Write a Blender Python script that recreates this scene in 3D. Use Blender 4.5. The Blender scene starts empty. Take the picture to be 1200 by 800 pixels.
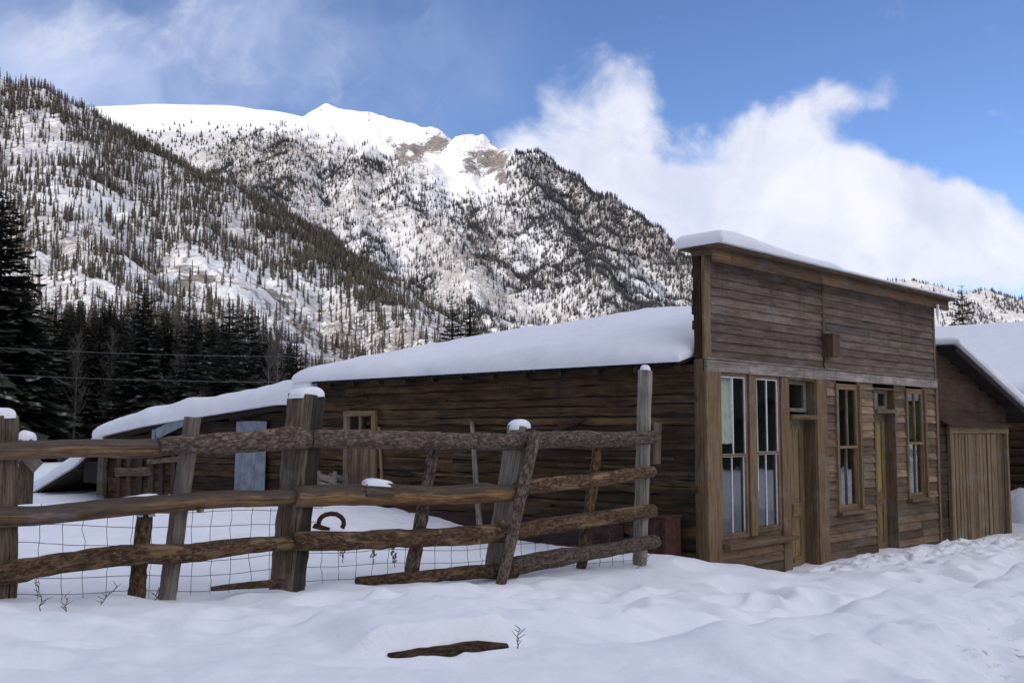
import bpy, math, random
import numpy as np
from mathutils import Vector, Matrix, noise as mnoise

random.seed(11)
rng = np.random.default_rng(7)
S = bpy.context.scene
COL = S.collection
R = math.radians

# ------------------------------------------------------------------ camera
F = 1264.0                       # focal length in pixels of a 1200 px wide frame
CAM = Vector((0, 0, 1.82))
PITCH = math.atan(108 / F)
cam = bpy.data.cameras.new('camera')
cam.sensor_width = 36
cam.lens = 36 * F / 1200
cam.clip_start = 0.1
cam.clip_end = 20000
co = bpy.data.objects.new('camera', cam)
COL.objects.link(co)
co.location = CAM
co.rotation_euler = (math.pi / 2 + PITCH, 0, 0)
S.camera = co

# ------------------------------------------------------------------ sky, sun, exposure
SUN_EL, SUN_H = R(27), (-0.80, -0.60)
S.view_settings.view_transform = 'Standard'
S.view_settings.look = 'None'
S.view_settings.gamma = 1
S.view_settings.use_curve_mapping = False
S.view_settings.exposure = 0.37
try:
    S.cycles.use_denoising = True
    S.cycles.max_bounces = 6
    S.cycles.transparent_max_bounces = 16
except Exception:
    pass
W = bpy.data.worlds.new('World')
S.world = W
W.use_nodes = True


class NT:
    """small helper for writing node trees"""
    def __init__(self, nt):
        self.nt = nt

    def n(self, typ, **kw):
        nd = self.nt.nodes.new(typ)
        for k, v in kw.items():
            setattr(nd, k, v)
        return nd

    def put(self, sock, val):
        if val is None:
            return
        if isinstance(val, bpy.types.NodeSocket):
            self.nt.links.new(val, sock)
        elif isinstance(val, (tuple, list)) and len(val) == 3 and sock.type == 'RGBA':
            sock.default_value = (*val, 1)
        else:
            sock.default_value = val

    def math(self, op, a, b=None, c=None, clamp=False):
        nd = self.n('ShaderNodeMath', operation=op, use_clamp=clamp)
        for i, x in enumerate((a, b, c)):
            self.put(nd.inputs[i], x)
        return nd.outputs[0]

    def vec(self, op, a, b=None):
        nd = self.n('ShaderNodeVectorMath', operation=op)
        self.put(nd.inputs[0], a)
        self.put(nd.inputs[1], b)
        return nd.outputs[1] if op in ('LENGTH', 'DOT_PRODUCT', 'DISTANCE') else nd.outputs[0]

    def mix(self, fac, a, b, mode='MIX'):
        nd = self.n('ShaderNodeMix', data_type='RGBA', blend_type=mode)
        self.put(nd.inputs[0], fac)
        self.put(nd.inputs[6], a)
        self.put(nd.inputs[7], b)
        return nd.outputs[2]

    def noise(self, vec, scale, detail=4, rough=0.55, dist=0.0):
        nd = self.n('ShaderNodeTexNoise')
        self.put(nd.inputs['Vector'], vec)
        nd.inputs['Scale'].default_value = scale
        nd.inputs['Detail'].default_value = detail
        nd.inputs['Roughness'].default_value = rough
        nd.inputs['Distortion'].default_value = dist
        return nd.outputs['Fac']

    def ramp(self, fac, a, b, c=0.0, d=1.0, smooth=True):
        nd = self.n('ShaderNodeMapRange', interpolation_type='SMOOTHSTEP' if smooth else 'LINEAR')
        self.put(nd.inputs[0], fac)
        nd.inputs[1].default_value, nd.inputs[2].default_value = a, b
        nd.inputs[3].default_value, nd.inputs[4].default_value = c, d
        return nd.outputs[0]

    def scale(self, vec, s):
        return self.vec('MULTIPLY', vec, s)

    def attr(self, name):
        nd = self.n('ShaderNodeAttribute', attribute_name=name)
        return nd.outputs['Fac']


def px_uv(px, py):
    return (px - 600) / F, (508 - py) / F


def build_world():
    nt = W.node_tree
    nt.nodes.clear()
    T = NT(nt)
    out = T.n('ShaderNodeOutputWorld')
    bg = T.n('ShaderNodeBackground')
    bg.inputs['Strength'].default_value = 0.1
    sky = T.n('ShaderNodeTexSky', sky_type='NISHITA')
    sky.sun_disc = False
    sky.sun_elevation = SUN_EL
    sky.sun_rotation = math.atan2(SUN_H[0], SUN_H[1])
    sky.altitude = 3000
    sky.air_density = 1.0
    sky.dust_density = 0.6
    sky.ozone_density = 1.5
    d = T.n('ShaderNodeTexCoord').outputs['Generated']
    sep = T.n('ShaderNodeSeparateXYZ')
    T.put(sep.inputs[0], d)
    dx, dy, dz = sep.outputs
    yy = T.math('MAXIMUM', dy, 0.05)
    u, v = T.math('DIVIDE', dx, yy), T.math('DIVIDE', dz, yy)
    cmb = T.n('ShaderNodeCombineXYZ')
    T.put(cmb.inputs[0], u)
    T.put(cmb.inputs[1], v)
    uv = cmb.outputs[0]
    warp = T.n('ShaderNodeTexNoise')
    T.put(warp.inputs['Vector'], uv)
    warp.inputs['Scale'].default_value = 9
    warp.inputs['Detail'].default_value = 5
    wv = T.vec('SUBTRACT', warp.outputs['Color'], (0.5, 0.5, 0.5))
    uvw = T.vec('ADD', uv, T.scale(wv, (0.16, 0.12, 0)))
    # cloud banks: centre and radii given as directions
    banks = [(720, 100, 90, 70, 0.62), (715, 175, 120, 80, 0.6), (1005, 100, 75, 40, 0.45), (950, 130, 85, 50, 0.5), (880, 180, 120, 70, 0.7),
             (1010, 265, 210, 85, 0.9), (780, 290, 220, 110, 0.9), (1150, 290, 230, 95, 0.85), (640, 220, 110, 80, 0.5),
             (215, 45, 120, 90, 0.34), (50, 10, 120, 60, 0.34), (640, 250, 160, 100, 0.5), (900, 260, 300, 110, 0.5),
             (850, 85, 70, 55, -0.6), (815, 165, 40, 22, -0.35), (1140, 175, 110, 45, -0.5), (930, 250, 60, 16, -0.3)]
    tot = None
    for cx, cy, rx, ry, amp in banks:
        cu, cv = px_uv(cx, cy)
        e = T.vec('LENGTH', T.scale(T.vec('SUBTRACT', uvw, (cu, cv, 0)), (F / rx, F / ry, 0)))
        g = T.ramp(e, 1.25, 0.15, 0, amp)
        tot = g if tot is None else T.math('ADD', tot, g)
    fb = T.noise(uv, 10, 11, 0.66, 0.6)
    den = T.math('ADD', tot, T.math('MULTIPLY', T.math('SUBTRACT', fb, 0.5), 1.5))
    alpha_f = T.ramp(den, 0.10, 0.86, 0, 0.96)
    # the rest of the sky: broad broken cloud
    fbb = T.noise(d, 2.2, 7, 0.6)
    up = T.ramp(dz, 0.35, 0.8)
    alpha_b = T.ramp(fbb, 0.36, 0.60, 0.0, 0.95)
    front = T.ramp(dy, 0.45, 0.72)
    alpha = T.math('ADD', T.math('MULTIPLY', front, alpha_f),
                   T.math('MULTIPLY', T.math('SUBTRACT', 1.0, front), alpha_b))
    front0 = T.ramp(dy, 0.45, 0.72)
    # cloud brightness: bright billows on lit tops, greyer lavender bodies
    lit = T.noise(uvw, 7, 6, 0.6)
    cu1 = T.mix(T.ramp(lit, 0.28, 0.68), (5.4, 5.7, 7.0), (7.4, 7.5, 8.1))
    side = T.ramp(T.vec('DOT_PRODUCT', d, (0.80, -0.05, 0.60)), -0.25, 0.95)
    cloud = T.mix(front, T.mix(side, (1.9, 2.3, 3.6), (14.5, 14.5, 15.6)), cu1)
    skyc = T.mix(1.0, sky.outputs[0], (0.93, 1.04, 1.27), 'MULTIPLY')
    hz = T.vec('LENGTH', T.scale(T.vec('SUBTRACT', uvw, (*px_uv(190, 60), 0)), (F / 430, F / 210, 0)))
    hz = T.math('MULTIPLY', T.math('MULTIPLY', T.ramp(hz, 1.2, 0.1, 0, 0.85), front0), T.ramp(T.noise(uvw, 5, 5, 0.55), 0.25, 0.75))
    skyc = T.mix(hz, skyc, (5.2, 5.9, 8.0))
    colr = T.mix(alpha, skyc, cloud)
    T.put(bg.inputs['Color'], colr)
    nt.links.new(bg.outputs[0], out.inputs[0])


build_world()
sl = bpy.data.lights.new('sun', 'SUN')
sl.energy = 3.1
sl.angle = R(0.5)
sl.color = (1.0, 0.93, 0.83)
so = bpy.data.objects.new('sun', sl)
COL.objects.link(so)
_h = math.hypot(*SUN_H)
SUNDIR = Vector((SUN_H[0] / _h * math.cos(SUN_EL), SUN_H[1] / _h * math.cos(SUN_EL), math.sin(SUN_EL)))
so.rotation_euler = SUNDIR.to_track_quat('Z', 'Y').to_euler()
so.location = (-60, -40, 60)


# ------------------------------------------------------------------ geometry helpers
def ray(px, py):
    x, y = (px - 600) / F, -(py - 400) / F
    c, s = math.cos(PITCH), math.sin(PITCH)
    return Vector((x, c - y * s, s + y * c))


def at(px, py, Y):
    """point at distance Y (metres ahead) seen in direction px, py"""
    d = ray(px, py)
    return CAM + d * (Y / d.y)


def hit(px, py, p0, nrm):
    d = ray(px, py)
    return CAM + d * ((p0 - CAM).dot(nrm) / d.dot(nrm))


def project(x, y, z):
    c, s = math.cos(PITCH), math.sin(PITCH)
    zz = z - CAM.z
    dep = y * c + zz * s
    return 600 + F * x / dep, 400 - F * (-y * s + zz * c) / dep


def _hash(ix, iy, seed):
    n = (ix * 374761393 + iy * 668265263 + seed * 974634777) & 0x7fffffff
    n = ((n ^ (n >> 13)) * 1274126177) & 0x7fffffff
    return ((n ^ (n >> 16)) & 0xffff) / 65535.0 * 2 * math.pi


def perlin(x, y, seed=0):
    x, y = np.asarray(x, float), np.asarray(y, float)
    x0, y0 = np.floor(x).astype(np.int64), np.floor(y).astype(np.int64)
    fx, fy = x - x0, y - y0
    sx, sy = fx * fx * fx * (fx * (fx * 6 - 15) + 10), fy * fy * fy * (fy * (fy * 6 - 15) + 10)

    def g(ix, iy, dx, dy):
        a = _hash(ix, iy, seed)
        return np.cos(a) * dx + np.sin(a) * dy
    a = g(x0, y0, fx, fy) * (1 - sx) + g(x0 + 1, y0, fx - 1, fy) * sx
    b = g(x0, y0 + 1, fx, fy - 1) * (1 - sx) + g(x0 + 1, y0 + 1, fx - 1, fy - 1) * sx
    return (a * (1 - sy) + b * sy) * 1.4


def fbm(x, y, octv=4, seed=0, gain=0.5):
    t, a, f = 0, 1.0, 1.0
    for i in range(octv):
        t = t + a * perlin(np.asarray(x) * f + 17.3 * i, np.asarray(y) * f - 9.1 * i, seed + i)
        a *= gain
        f *= 2.03
    return t


def smooth01(e0, e1, x):
    t = np.clip((x - e0) / (e1 - e0), 0, 1)
    return t * t * (3 - 2 * t)


def setp(o, label=None, cat=None, group=None, kind=None):
    if label:
        o['label'] = label
    if cat:
        o['category'] = cat
    if group:
        o['group'] = group
    if kind:
        o['kind'] = kind
    return o


def thing(name, label, cat, loc=(0, 0, 0), rz=0.0, group=None):
    o = bpy.data.objects.new(name, None)
    COL.objects.link(o)
    o.location = loc
    o.rotation_euler = (0, 0, rz)
    o.empty_display_size = 0.3
    return setp(o, label, cat, group)


def world_of(o):
    m = Matrix.LocRotScale(o.location, o.rotation_euler, None)
    return world_of(o.parent) @ o.matrix_parent_inverse @ m if o.parent else m


def link(name, me, parent=None, world=False):
    o = bpy.data.objects.new(name, me)
    COL.objects.link(o)
    if parent is not None:
        o.parent = parent
        if world:
            o.matrix_parent_inverse = world_of(parent).inverted()
    return o


class MB:
    """mesh builder: collects planks, logs, sheets into ONE mesh, with grain UVs and a tone per piece"""
    def __init__(self):
        self.v, self.f, self.uv, self.sh, self.sm = [], [], [], [], []

    def face(self, idx, uvs, shade=1.0, smooth=False):
        self.f.append(idx)
        self.uv.extend(uvs)
        self.sh.append(shade)
        self.sm.append(smooth)

    def box(self, c, ax, ay, az, shade=1.0, jit=0.0):
        """c centre, ax/ay/az half-extent vectors; grain runs along ax"""
        c, ax, ay, az = Vector(c), Vector(ax), Vector(ay), Vector(az)
        b = len(self.v)
        for i in (-1, 1):
            for j in (-1, 1):
                for k in (-1, 1):
                    p = c + ax * i + ay * j + az * k
                    if jit:
                        p = p + Vector((random.uniform(-jit, jit), random.uniform(-jit, jit), random.uniform(-jit, jit)))
                    self.v.append(p)
        L, Wd, H = ax.length * 2, ay.length * 2, az.length * 2
        ou, ov = random.uniform(0, 50), random.uniform(0, 50)
        quads = [((0, 4, 6, 2), L, Wd, 0), ((1, 3, 7, 5), L, Wd, 1), ((0, 1, 5, 4), L, H, 2), ((2, 6, 7, 3), L, H, 3),
                 ((0, 2, 3, 1), Wd, H, 4), ((4, 5, 7, 6), Wd, H, 5)]
        for q, a, bb, k in quads:
            if k == 0:
                u = [(0, 0), (L, 0), (L, Wd), (0, Wd)]
            elif k == 1:
                u = [(0, 0), (0, Wd), (L, Wd), (L, 0)]
            elif k == 2:
                u = [(0, 0), (0, H), (L, H), (L, 0)]
            elif k == 3:
                u = [(0, 0), (L, 0), (L, H), (0, H)]
            elif k == 4:
                u = [(0, 0), (0.0, Wd), (0.03, Wd), (0.03, 0)]
            else:
                u = [(0, 0), (0.03, 0), (0.03, Wd), (0, Wd)]
            self.face([b + i for i in q], [(ou + x, ov + y) for x, y in u], shade)
        return self

    def plank(self, p0, p1, w, th, up, shade=1.0, jit=0.0):
        """straight board from p0 to p1, w wide along up, th thick"""
        p0, p1, up = Vector(p0), Vector(p1), Vector(up)
        d = (p1 - p0)
        side = d.cross(up).normalized()
        upn = side.cross(d).normalized()
        return self.box((p0 + p1) / 2, d / 2, upn * w / 2, side * th / 2, shade, jit)

    def tube(self, pts, prof, sc, up=(0, 0, 1), shade=1.0, smooth=True, wob=0.0, cap=True, nz=0.0, nf=3.0, seed=0.0, tone=None):
        """sweep the closed profile prof [(a,b)] along pts; sc: list of (sa,sb); wob jitters rings, nz displaces with noise"""
        pts = [Vector(p) for p in pts]
        up = Vector(up)
        n, m = len(prof), len(pts)
        b = len(self.v)
        per = [0.0]
        for i in range(n):
            a0, a1 = prof[i], prof[(i + 1) % n]
            per.append(per[-1] + math.hypot((a1[0] - a0[0]) * sc[0][0], (a1[1] - a0[1]) * sc[0][1]))
        ln = [0.0]
        for i in range(1, m):
            ln.append(ln[-1] + (pts[i] - pts[i - 1]).length)
        for i, p in enumerate(pts):
            d = (pts[min(i + 1, m - 1)] - pts[max(i - 1, 0)]).normalized()
            s = d.cross(up)
            if s.length < 1e-4:
                s = d.cross(Vector((1, 0, 0)))
            s.normalize()
            q = s.cross(d).normalized()
            wa, wb = random.uniform(-wob, wob), random.uniform(-wob, wob)
            for a, bb in prof:
                pa, pb = a * sc[i][0], bb * sc[i][1]
                pp = p + s * (pa + wa) + q * (pb + wb)
                if nz:
                    k = 1 + nz * mnoise.noise(pp * nf + Vector((seed, seed * 2, 0))) + nz * 0.6 * mnoise.noise(pp * nf * 3.1)
                    pp = p + s * (pa * k + wa) + q * (pb * k + wb)
                self.v.append(pp)
        ou, ov = random.uniform(0, 50), random.uniform(0, 50)
        for i in range(m - 1):
            for j in range(n):
                j2 = (j + 1) % n
                shade = tone[j] if tone else shade
                self.face([b + i * n + j, b + i * n + j2, b + (i + 1) * n + j2, b + (i + 1) * n + j],
                          [(ou + ln[i], ov + per[j]), (ou + ln[i], ov + per[j + 1]), (ou + ln[i + 1], ov + per[j + 1]),
                           (ou + ln[i + 1], ov + per[j])], shade, smooth)
        if cap:
            for i, rev in ((0, True), (m - 1, False)):
                idx = [b + i * n + j for j in range(n)]
                if rev:
                    idx.reverse()
                self.face(idx, [(ou + 0.02 * math.cos(6.28 * j / n), ov + 0.06 * math.sin(6.28 * j / n)) for j in range(n)],
                          shade * 1.15, False)
        return self

    def log(self, pts, r0, r1, n=10, seg=None, shade=1.0, nz=0.12, nf=5.0, bend=0.02, flute=0.09):
        """round pole through pts (2 or more points), resampled and made uneven"""
        P = [Vector(p) for p in pts]
        seg = seg or max(6, int((P[-1] - P[0]).length / 0.09))
        out, sc = [], []
        sd = random.uniform(0, 90)
        for i in range(seg + 1):
            t = i / seg * (len(P) - 1)
            k = min(int(t), len(P) - 2)
            p = P[k].lerp(P[k + 1], t - k)
            e = bend * min(1, 4 * min(i / seg, 1 - i / seg) + 0.3)
            p = p + Vector((mnoise.noise(Vector((sd, i * 0.11, 0))), mnoise.noise(Vector((sd, i * 0.11, 5))),
                            mnoise.noise(Vector((sd, i * 0.11, 9))))) * e
            r = r0 + (r1 - r0) * i / seg
            r *= 1 + 0.10 * mnoise.noise(Vector((sd + 20, i * 0.23, 0)))
            if i in (0, seg):
                r *= 0.9
            out.append(p)
            sc.append((r, r))
        n = n + 4
        prof = []
        for j in range(n):
            k = 1 + flute * mnoise.noise(Vector((2.2 * math.cos(2 * math.pi * j / n), 2.2 * math.sin(2 * math.pi * j / n), sd))) * 1.6
            prof.append((k * math.cos(2 * math.pi * j / n), k * math.sin(2 * math.pi * j / n)))
        return self.tube(out, prof, sc, (0.05, 0.03, 1), shade, True, 0, True, nz, nf / 0.3, sd)

    def slab(self, p0, p1, w, th, up, shade=1.0, seg=None, wav=0.008):
        """rough board with wavering edges"""
        p0, p1 = Vector(p0), Vector(p1)
        L = (p1 - p0).length
        seg = seg or max(2, int(L / 0.12))
        sd = random.uniform(0, 90)
        pts, sc = [], []
        for i in range(seg + 1):
            p = p0.lerp(p1, i / seg)
            o = mnoise.noise(Vector((sd, i * 0.16, 3))) * wav
            pts.append(p + Vector(up) * o)
            sc.append((th / 2 * (1 + 0.5 * mnoise.noise(Vector((sd, i * 0.2, 7)))),
                       w / 2 + mnoise.noise(Vector((sd, i * 0.27, 11))) * wav))
        prof = [(-1, -1), (0.6, -1), (1, -0.75), (1, 0.75), (0.6, 1), (-1, 1)]
        prof = prof[::-1]
        return self.tube(pts, prof, sc, up, shade, False, 0.0)

    def grid(self, P, smooth=True, shade=1.0, wrap=False):
        """P[i][j] points"""
        ni, nj = len(P), len(P[0])
        b = len(self.v)
        for row in P:
            self.v.extend(Vector(p) for p in row)
        for i in range(ni - 1):
            for j in range(nj - 1):
                a = b + i * nj + j
                self.face([a, a + 1, a + nj + 1, a + nj],
                          [(i * 0.1, j * 0.1), (i * 0.1, j * 0.1 + 0.1), (i * 0.1 + 0.1, j * 0.1 + 0.1), (i * 0.1 + 0.1, j * 0.1)],
                          shade, smooth)
        return self

    def build(self, name, mat, parent=None, world=False):
        me = bpy.data.meshes.new(name)
        me.from_pydata([tuple(p) for p in self.v], [], self.f)
        uvl = me.uv_layers.new(name='UVMap')
        uvl.data.foreach_set('uv', np.array(self.uv, np.float32).ravel())
        a = me.attributes.new('shade', 'FLOAT', 'FACE')
        a.data.foreach_set('value', np.array(self.sh, np.float32))
        me.polygons.foreach_set('use_smooth', np.array(self.sm, bool))
        me.materials.append(mat)
        me.update()
        return link(name, me, parent, world)


def mesh_np(name, V, Fc, mat, attrs=None, smooth=False, face_attrs=None):
    """mesh from numpy arrays; Fc is (n,3) or (n,4)"""
    me = bpy.data.meshes.new(name)
    V, Fc = np.asarray(V, np.float32), np.asarray(Fc, np.int32)
    k = Fc.shape[1]
    me.vertices.add(len(V))
    me.vertices.foreach_set('co', V.ravel())
    me.loops.add(Fc.size)
    me.loops.foreach_set('vertex_index', Fc.ravel())
    me.polygons.add(len(Fc))
    me.polygons.foreach_set('loop_start', np.arange(0, Fc.size, k, dtype=np.int32))
    try:
        me.polygons.foreach_set('loop_total', np.full(len(Fc), k, np.int32))
    except Exception:
        pass
    me.update(calc_edges=True)
    me.polygons.foreach_set('use_smooth', np.full(len(Fc), smooth, bool))
    for nm, arr in (attrs or {}).items():
        me.attributes.new(nm, 'FLOAT', 'POINT').data.foreach_set('value', np.asarray(arr, np.float32))
    for nm, arr in (face_attrs or {}).items():
        me.attributes.new(nm, 'FLOAT', 'FACE').data.foreach_set('value', np.asarray(arr, np.float32))
    me.materials.append(mat)
    me.validate()
    return me


def grid_faces(ni, nj):
    i, j = np.meshgrid(np.arange(ni - 1), np.arange(nj - 1), indexing='ij')
    a = (i * nj + j).ravel()
    return np.stack([a, a + nj, a + nj + 1, a + 1], 1)


# ------------------------------------------------------------------ materials
def new_mat(name):
    m = bpy.data.materials.new(name)
    m.use_nodes = True
    nt = m.node_tree
    nt.nodes.clear()
    T = NT(nt)
    out = T.n('ShaderNodeOutputMaterial')
    b = T.n('ShaderNodeBsdfPrincipled')
    nt.links.new(b.outputs[0], out.inputs[0])
    b.inputs['Roughness'].default_value = 0.9
    b.inputs['Specular IOR Level'].default_value = 0.25
    return m, T, b


def bump(T, b, h, strength=0.4, dist=0.01):
    nd = T.n('ShaderNodeBump')
    nd.inputs['Strength'].default_value = strength
    nd.inputs['Distance'].default_value = dist
    T.put(nd.inputs['Height'], h)
    T.put(b.inputs['Normal'], nd.outputs[0])


def wood(name, dark, light, stain, crack=0.5, stain_amt=0.6, fine=34, bmp=0.5, top=None, weather=0.5):
    m, T, b = new_mat(name)
    uv = T.n('ShaderNodeTexCoord').outputs['UV']
    g1 = T.noise(T.scale(uv, (2.2, fine, 1)), 1, 6, 0.7, 0.5)
    g2 = T.noise(T.scale(uv, (1.7, 6.5, 1)), 1, 5, 0.65)
    g3 = T.noise(T.scale(uv, (1.1, fine * 1.9, 1)), 1, 3, 0.5, 0.2)
    g4 = T.noise(T.scale(uv, (7, 22, 1)), 1, 5, 0.7)
    g0 = T.noise(T.scale(uv, (5, fine * 4.2, 1)), 1, 4, 0.7, 0.4)
    g1 = T.math('ADD', T.math('MULTIPLY', g1, 0.55), T.math('MULTIPLY', g0, 0.45))
    c = T.mix(T.ramp(g1, 0.36, 0.64), dark, light)
    c = T.mix(T.math('MULTIPLY', T.ramp(g2, 0.42, 0.68), stain_amt), c, stain)
    c = T.mix(T.math('MULTIPLY', T.ramp(g4, 0.55, 0.78), 0.35), c, tuple(x * 0.45 for x in dark))
    c = T.mix(T.math('MULTIPLY', T.ramp(g3, 0.40, 0.30), crack), c, tuple(x * 0.2 for x in dark))
    knots = T.n('ShaderNodeTexVoronoi')
    T.put(knots.inputs['Vector'], T.scale(uv, (2.2, 9, 1)))
    knots.inputs['Scale'].default_value = 1
    c = T.mix(T.math('MULTIPLY', T.ramp(knots.outputs['Distance'], 0.13, 0.04), 0.7), c, tuple(x * 0.3 for x in dark))
    g5 = T.noise(T.scale(uv, (0.55, 1.6, 1)), 1, 3, 0.6)
    c = T.mix(T.ramp(g5, 0.55, 0.78, 0, 0.55), c, tuple(x * 0.55 for x in dark))
    ob = T.n('ShaderNodeTexCoord').outputs['Object']
    st = T.noise(T.scale(ob, (9, 9, 0.7)), 1, 5, 0.65)
    c = T.mix(T.ramp(st, 0.52, 0.74, 0, weather), c, tuple(x * 0.5 for x in dark))
    sv = T.noise(T.scale(ob, (1.6, 1.6, 2.6)), 1, 5, 0.65)
    sg = T.math('MULTIPLY', T.ramp(sv, 0.50, 0.68, 0, weather * 1.1), T.ramp(g1, 0.30, 0.62))
    lum = sum(light) / 3
    c = T.mix(sg, c, (lum * 1.28, lum * 1.19, lum * 1.13))
    if top:                                   # sun-bleached grey on the upper side of a pole
        sp = T.n('ShaderNodeSeparateXYZ')
        T.put(sp.inputs[0], T.n('ShaderNodeNewGeometry').outputs['Normal'])
        w = T.math('ADD', sp.outputs[2], T.math('MULTIPLY', T.math('SUBTRACT', T.noise(T.scale(uv, (2.5, 9, 1)), 1, 5, 0.65), 0.5), 2.2))
        gc = T.mix(T.ramp(g1, 0.3, 0.7), tuple(x * 0.35 for x in top), top)
        c = T.mix(T.ramp(w, 0.0, 0.30, 0, 0.92), c, gc)
    sh = T.n('ShaderNodeCombineColor')
    a = T.attr('shade')
    for i in range(3):
        T.put(sh.inputs[i], a)
    c = T.mix(1.0, c, sh.outputs[0], 'MULTIPLY')
    T.put(b.inputs['Base Color'], c)
    b.inputs['Roughness'].default_value = 0.85
    bump(T, b, T.math('ADD', g1, T.math('MULTIPLY', T.ramp(g3, 0.30, 0.42), 0.8)), bmp, 0.008)
    return m


def bark(name, dark, light, fleck, inner=None, inner_amt=0.0):
    m, T, b = new_mat(name)
    uv = T.n('ShaderNodeTexCoord').outputs['UV']
    ob = T.n('ShaderNodeTexCoord').outputs['Object']
    v = T.n('ShaderNodeTexVoronoi')
    wq = T.n('ShaderNodeTexNoise')
    T.put(wq.inputs['Vector'], T.scale(uv, (14, 30, 1)))
    wq.inputs['Detail'].default_value = 4
    T.put(v.inputs['Vector'], T.vec('ADD', T.scale(uv, (26, 70, 1)), T.scale(wq.outputs['Color'], (2.2, 2.2, 0))))
    v.inputs['Scale'].default_value = 1
    n1 = T.noise(T.scale(uv, (12, 30, 1)), 1, 6, 0.7, 0.5)
    n2 = T.noise(ob, 9, 5, 0.65)
    c = T.mix(T.ramp(n1, 0.32, 0.68), dark, light)
    c = T.mix(T.ramp(v.outputs['Distance'], 0.8, 0.25, 0.0, 1.0), tuple(x * 0.7 for x in dark), c)
    n3 = T.noise(T.scale(uv, (40, 60, 1)), 1, 3, 0.6)
    c = T.mix(T.ramp(n3, 0.62, 0.74, 0, 0.7), c, fleck)
    if inner:
        g = T.noise(T.scale(uv, (2, 30, 1)), 1, 5, 0.6)
        ic = T.mix(T.ramp(g, 0.3, 0.7), tuple(x * 0.4 for x in inner), inner)
        n4 = T.noise(T.scale(uv, (2.2, 7, 1)), 1, 4, 0.6)
        c = T.mix(T.ramp(n4, 0.62 - inner_amt * 0.3, 0.70 - inner_amt * 0.3), c, ic)
    sh = T.n('ShaderNodeCombineColor')
    a = T.attr('shade')
    for i in range(3):
        T.put(sh.inputs[i], a)
    c = T.mix(1.0, c, sh.outputs[0], 'MULTIPLY')
    T.put(b.inputs['Base Color'], c)
    bump(T, b, T.math('ADD', T.math('MULTIPLY', v.outputs['Distance'], -0.7), n1), 0.9, 0.02)
    return m


def plain(name, col, rough=0.6, metal=0.0, var=0.0, vs=8):
    m, T, b = new_mat(name)
    if var:
        n = T.noise(T.n('ShaderNodeTexCoord').outputs['Object'], vs, 5, 0.65)
        T.put(b.inputs['Base Color'], T.mix(T.ramp(n, 0.3, 0.7), tuple(x * (1 - var) for x in col), tuple(min(1, x * (1 + var)) for x in col)))
        bump(T, b, n, 0.25, 0.01)
    else:
        b.inputs['Base Color'].default_value = (*col, 1)
    b.inputs['Roughness'].default_value = rough
    b.inputs['Metallic'].default_value = metal
    return m


def snow_mat(name, dirt=False):
    m, T, b = new_mat(name)
    ob = T.n('ShaderNodeTexCoord').outputs['Object']
    n = T.noise(ob, 14, 6, 0.6)
    n2 = T.noise(ob, 130, 3, 0.6)
    n3 = T.noise(ob, 3.2, 4, 0.55)
    c = T.mix(T.ramp(n3, 0.3, 0.7), (0.83, 0.845, 0.87), (0.88, 0.885, 0.90))
    if dirt:
        d = T.attr('dirt')
        sp = T.noise(ob, 13, 5, 0.7)
        c = T.mix(T.math('MULTIPLY', d, T.ramp(sp, 0.585, 0.63)), c, (0.10, 0.07, 0.05))
    T.put(b.inputs['Base Color'], c)
    b.inputs['Roughness'].default_value = 0.75
    b.inputs['Specular IOR Level'].default_value = 0.3
    bump(T, b, T.math('ADD', T.math('MULTIPLY', n, 1.0), T.math('MULTIPLY', n2, 0.40)), 0.55, 0.025)
    return m


M = {}
M['snow'] = snow_mat('snow')
M['ground_snow'] = snow_mat('ground snow', True)
M['log'] = wood('dark weathered slabs', (0.011, 0.006, 0.003), (0.084, 0.045, 0.020), (0.155, 0.087, 0.035), 0.95, 0.55, 24, 1.0)
M['siding'] = wood('brown grey siding', (0.085, 0.052, 0.031), (0.271, 0.177, 0.108), (0.279, 0.212, 0.156), 0.6, 0.55)
M['upper'] = wood('upper siding', (0.070, 0.046, 0.034), (0.209, 0.143, 0.105), (0.254, 0.195, 0.166), 0.6, 0.6)
M['trim'] = wood('tan trim wood', (0.098, 0.058, 0.031), (0.299, 0.193, 0.099), (0.150, 0.103, 0.070), 0.6, 0.5)
M['header'] = wood('whitewashed header', (0.147, 0.118, 0.098), (0.353, 0.293, 0.252), (0.529, 0.459, 0.401), 0.5, 0.75)
M['door'] = wood('door wood', (0.126, 0.081, 0.039), (0.316, 0.214, 0.104), (0.215, 0.154, 0.088), 0.3, 0.6, 26, 0.3)
M['yellow'] = wood('faded yellow paint', (0.210, 0.162, 0.048), (0.378, 0.304, 0.112), (0.210, 0.142, 0.064), 0.35, 0.4)
M['grey'] = wood('grey weathered wood', (0.110, 0.090, 0.074), (0.339, 0.294, 0.246), (0.170, 0.122, 0.085), 0.9, 0.45)
M['tie'] = wood('old post wood', (0.038, 0.026, 0.016), (0.231, 0.171, 0.116), (0.063, 0.040, 0.024), 0.95, 0.65)
M['rail'] = wood('peeled rail wood', (0.082, 0.046, 0.024), (0.290, 0.176, 0.092), (0.073, 0.052, 0.041), 0.8, 0.7, 26, 0.7, (0.131, 0.100, 0.081))
M['golden'] = wood('golden rail wood', (0.087, 0.043, 0.016), (0.348, 0.199, 0.078), (0.097, 0.057, 0.032), 0.8, 0.7, 26, 0.7, (0.111, 0.081, 0.062))
M['fascia'] = wood('fascia wood', (0.079, 0.042, 0.021), (0.216, 0.129, 0.070), (0.089, 0.066, 0.050), 0.6, 0.7)
M['garage'] = wood('plank door wood', (0.113, 0.074, 0.038), (0.311, 0.211, 0.112), (0.224, 0.184, 0.135), 0.5, 0.6)
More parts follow.
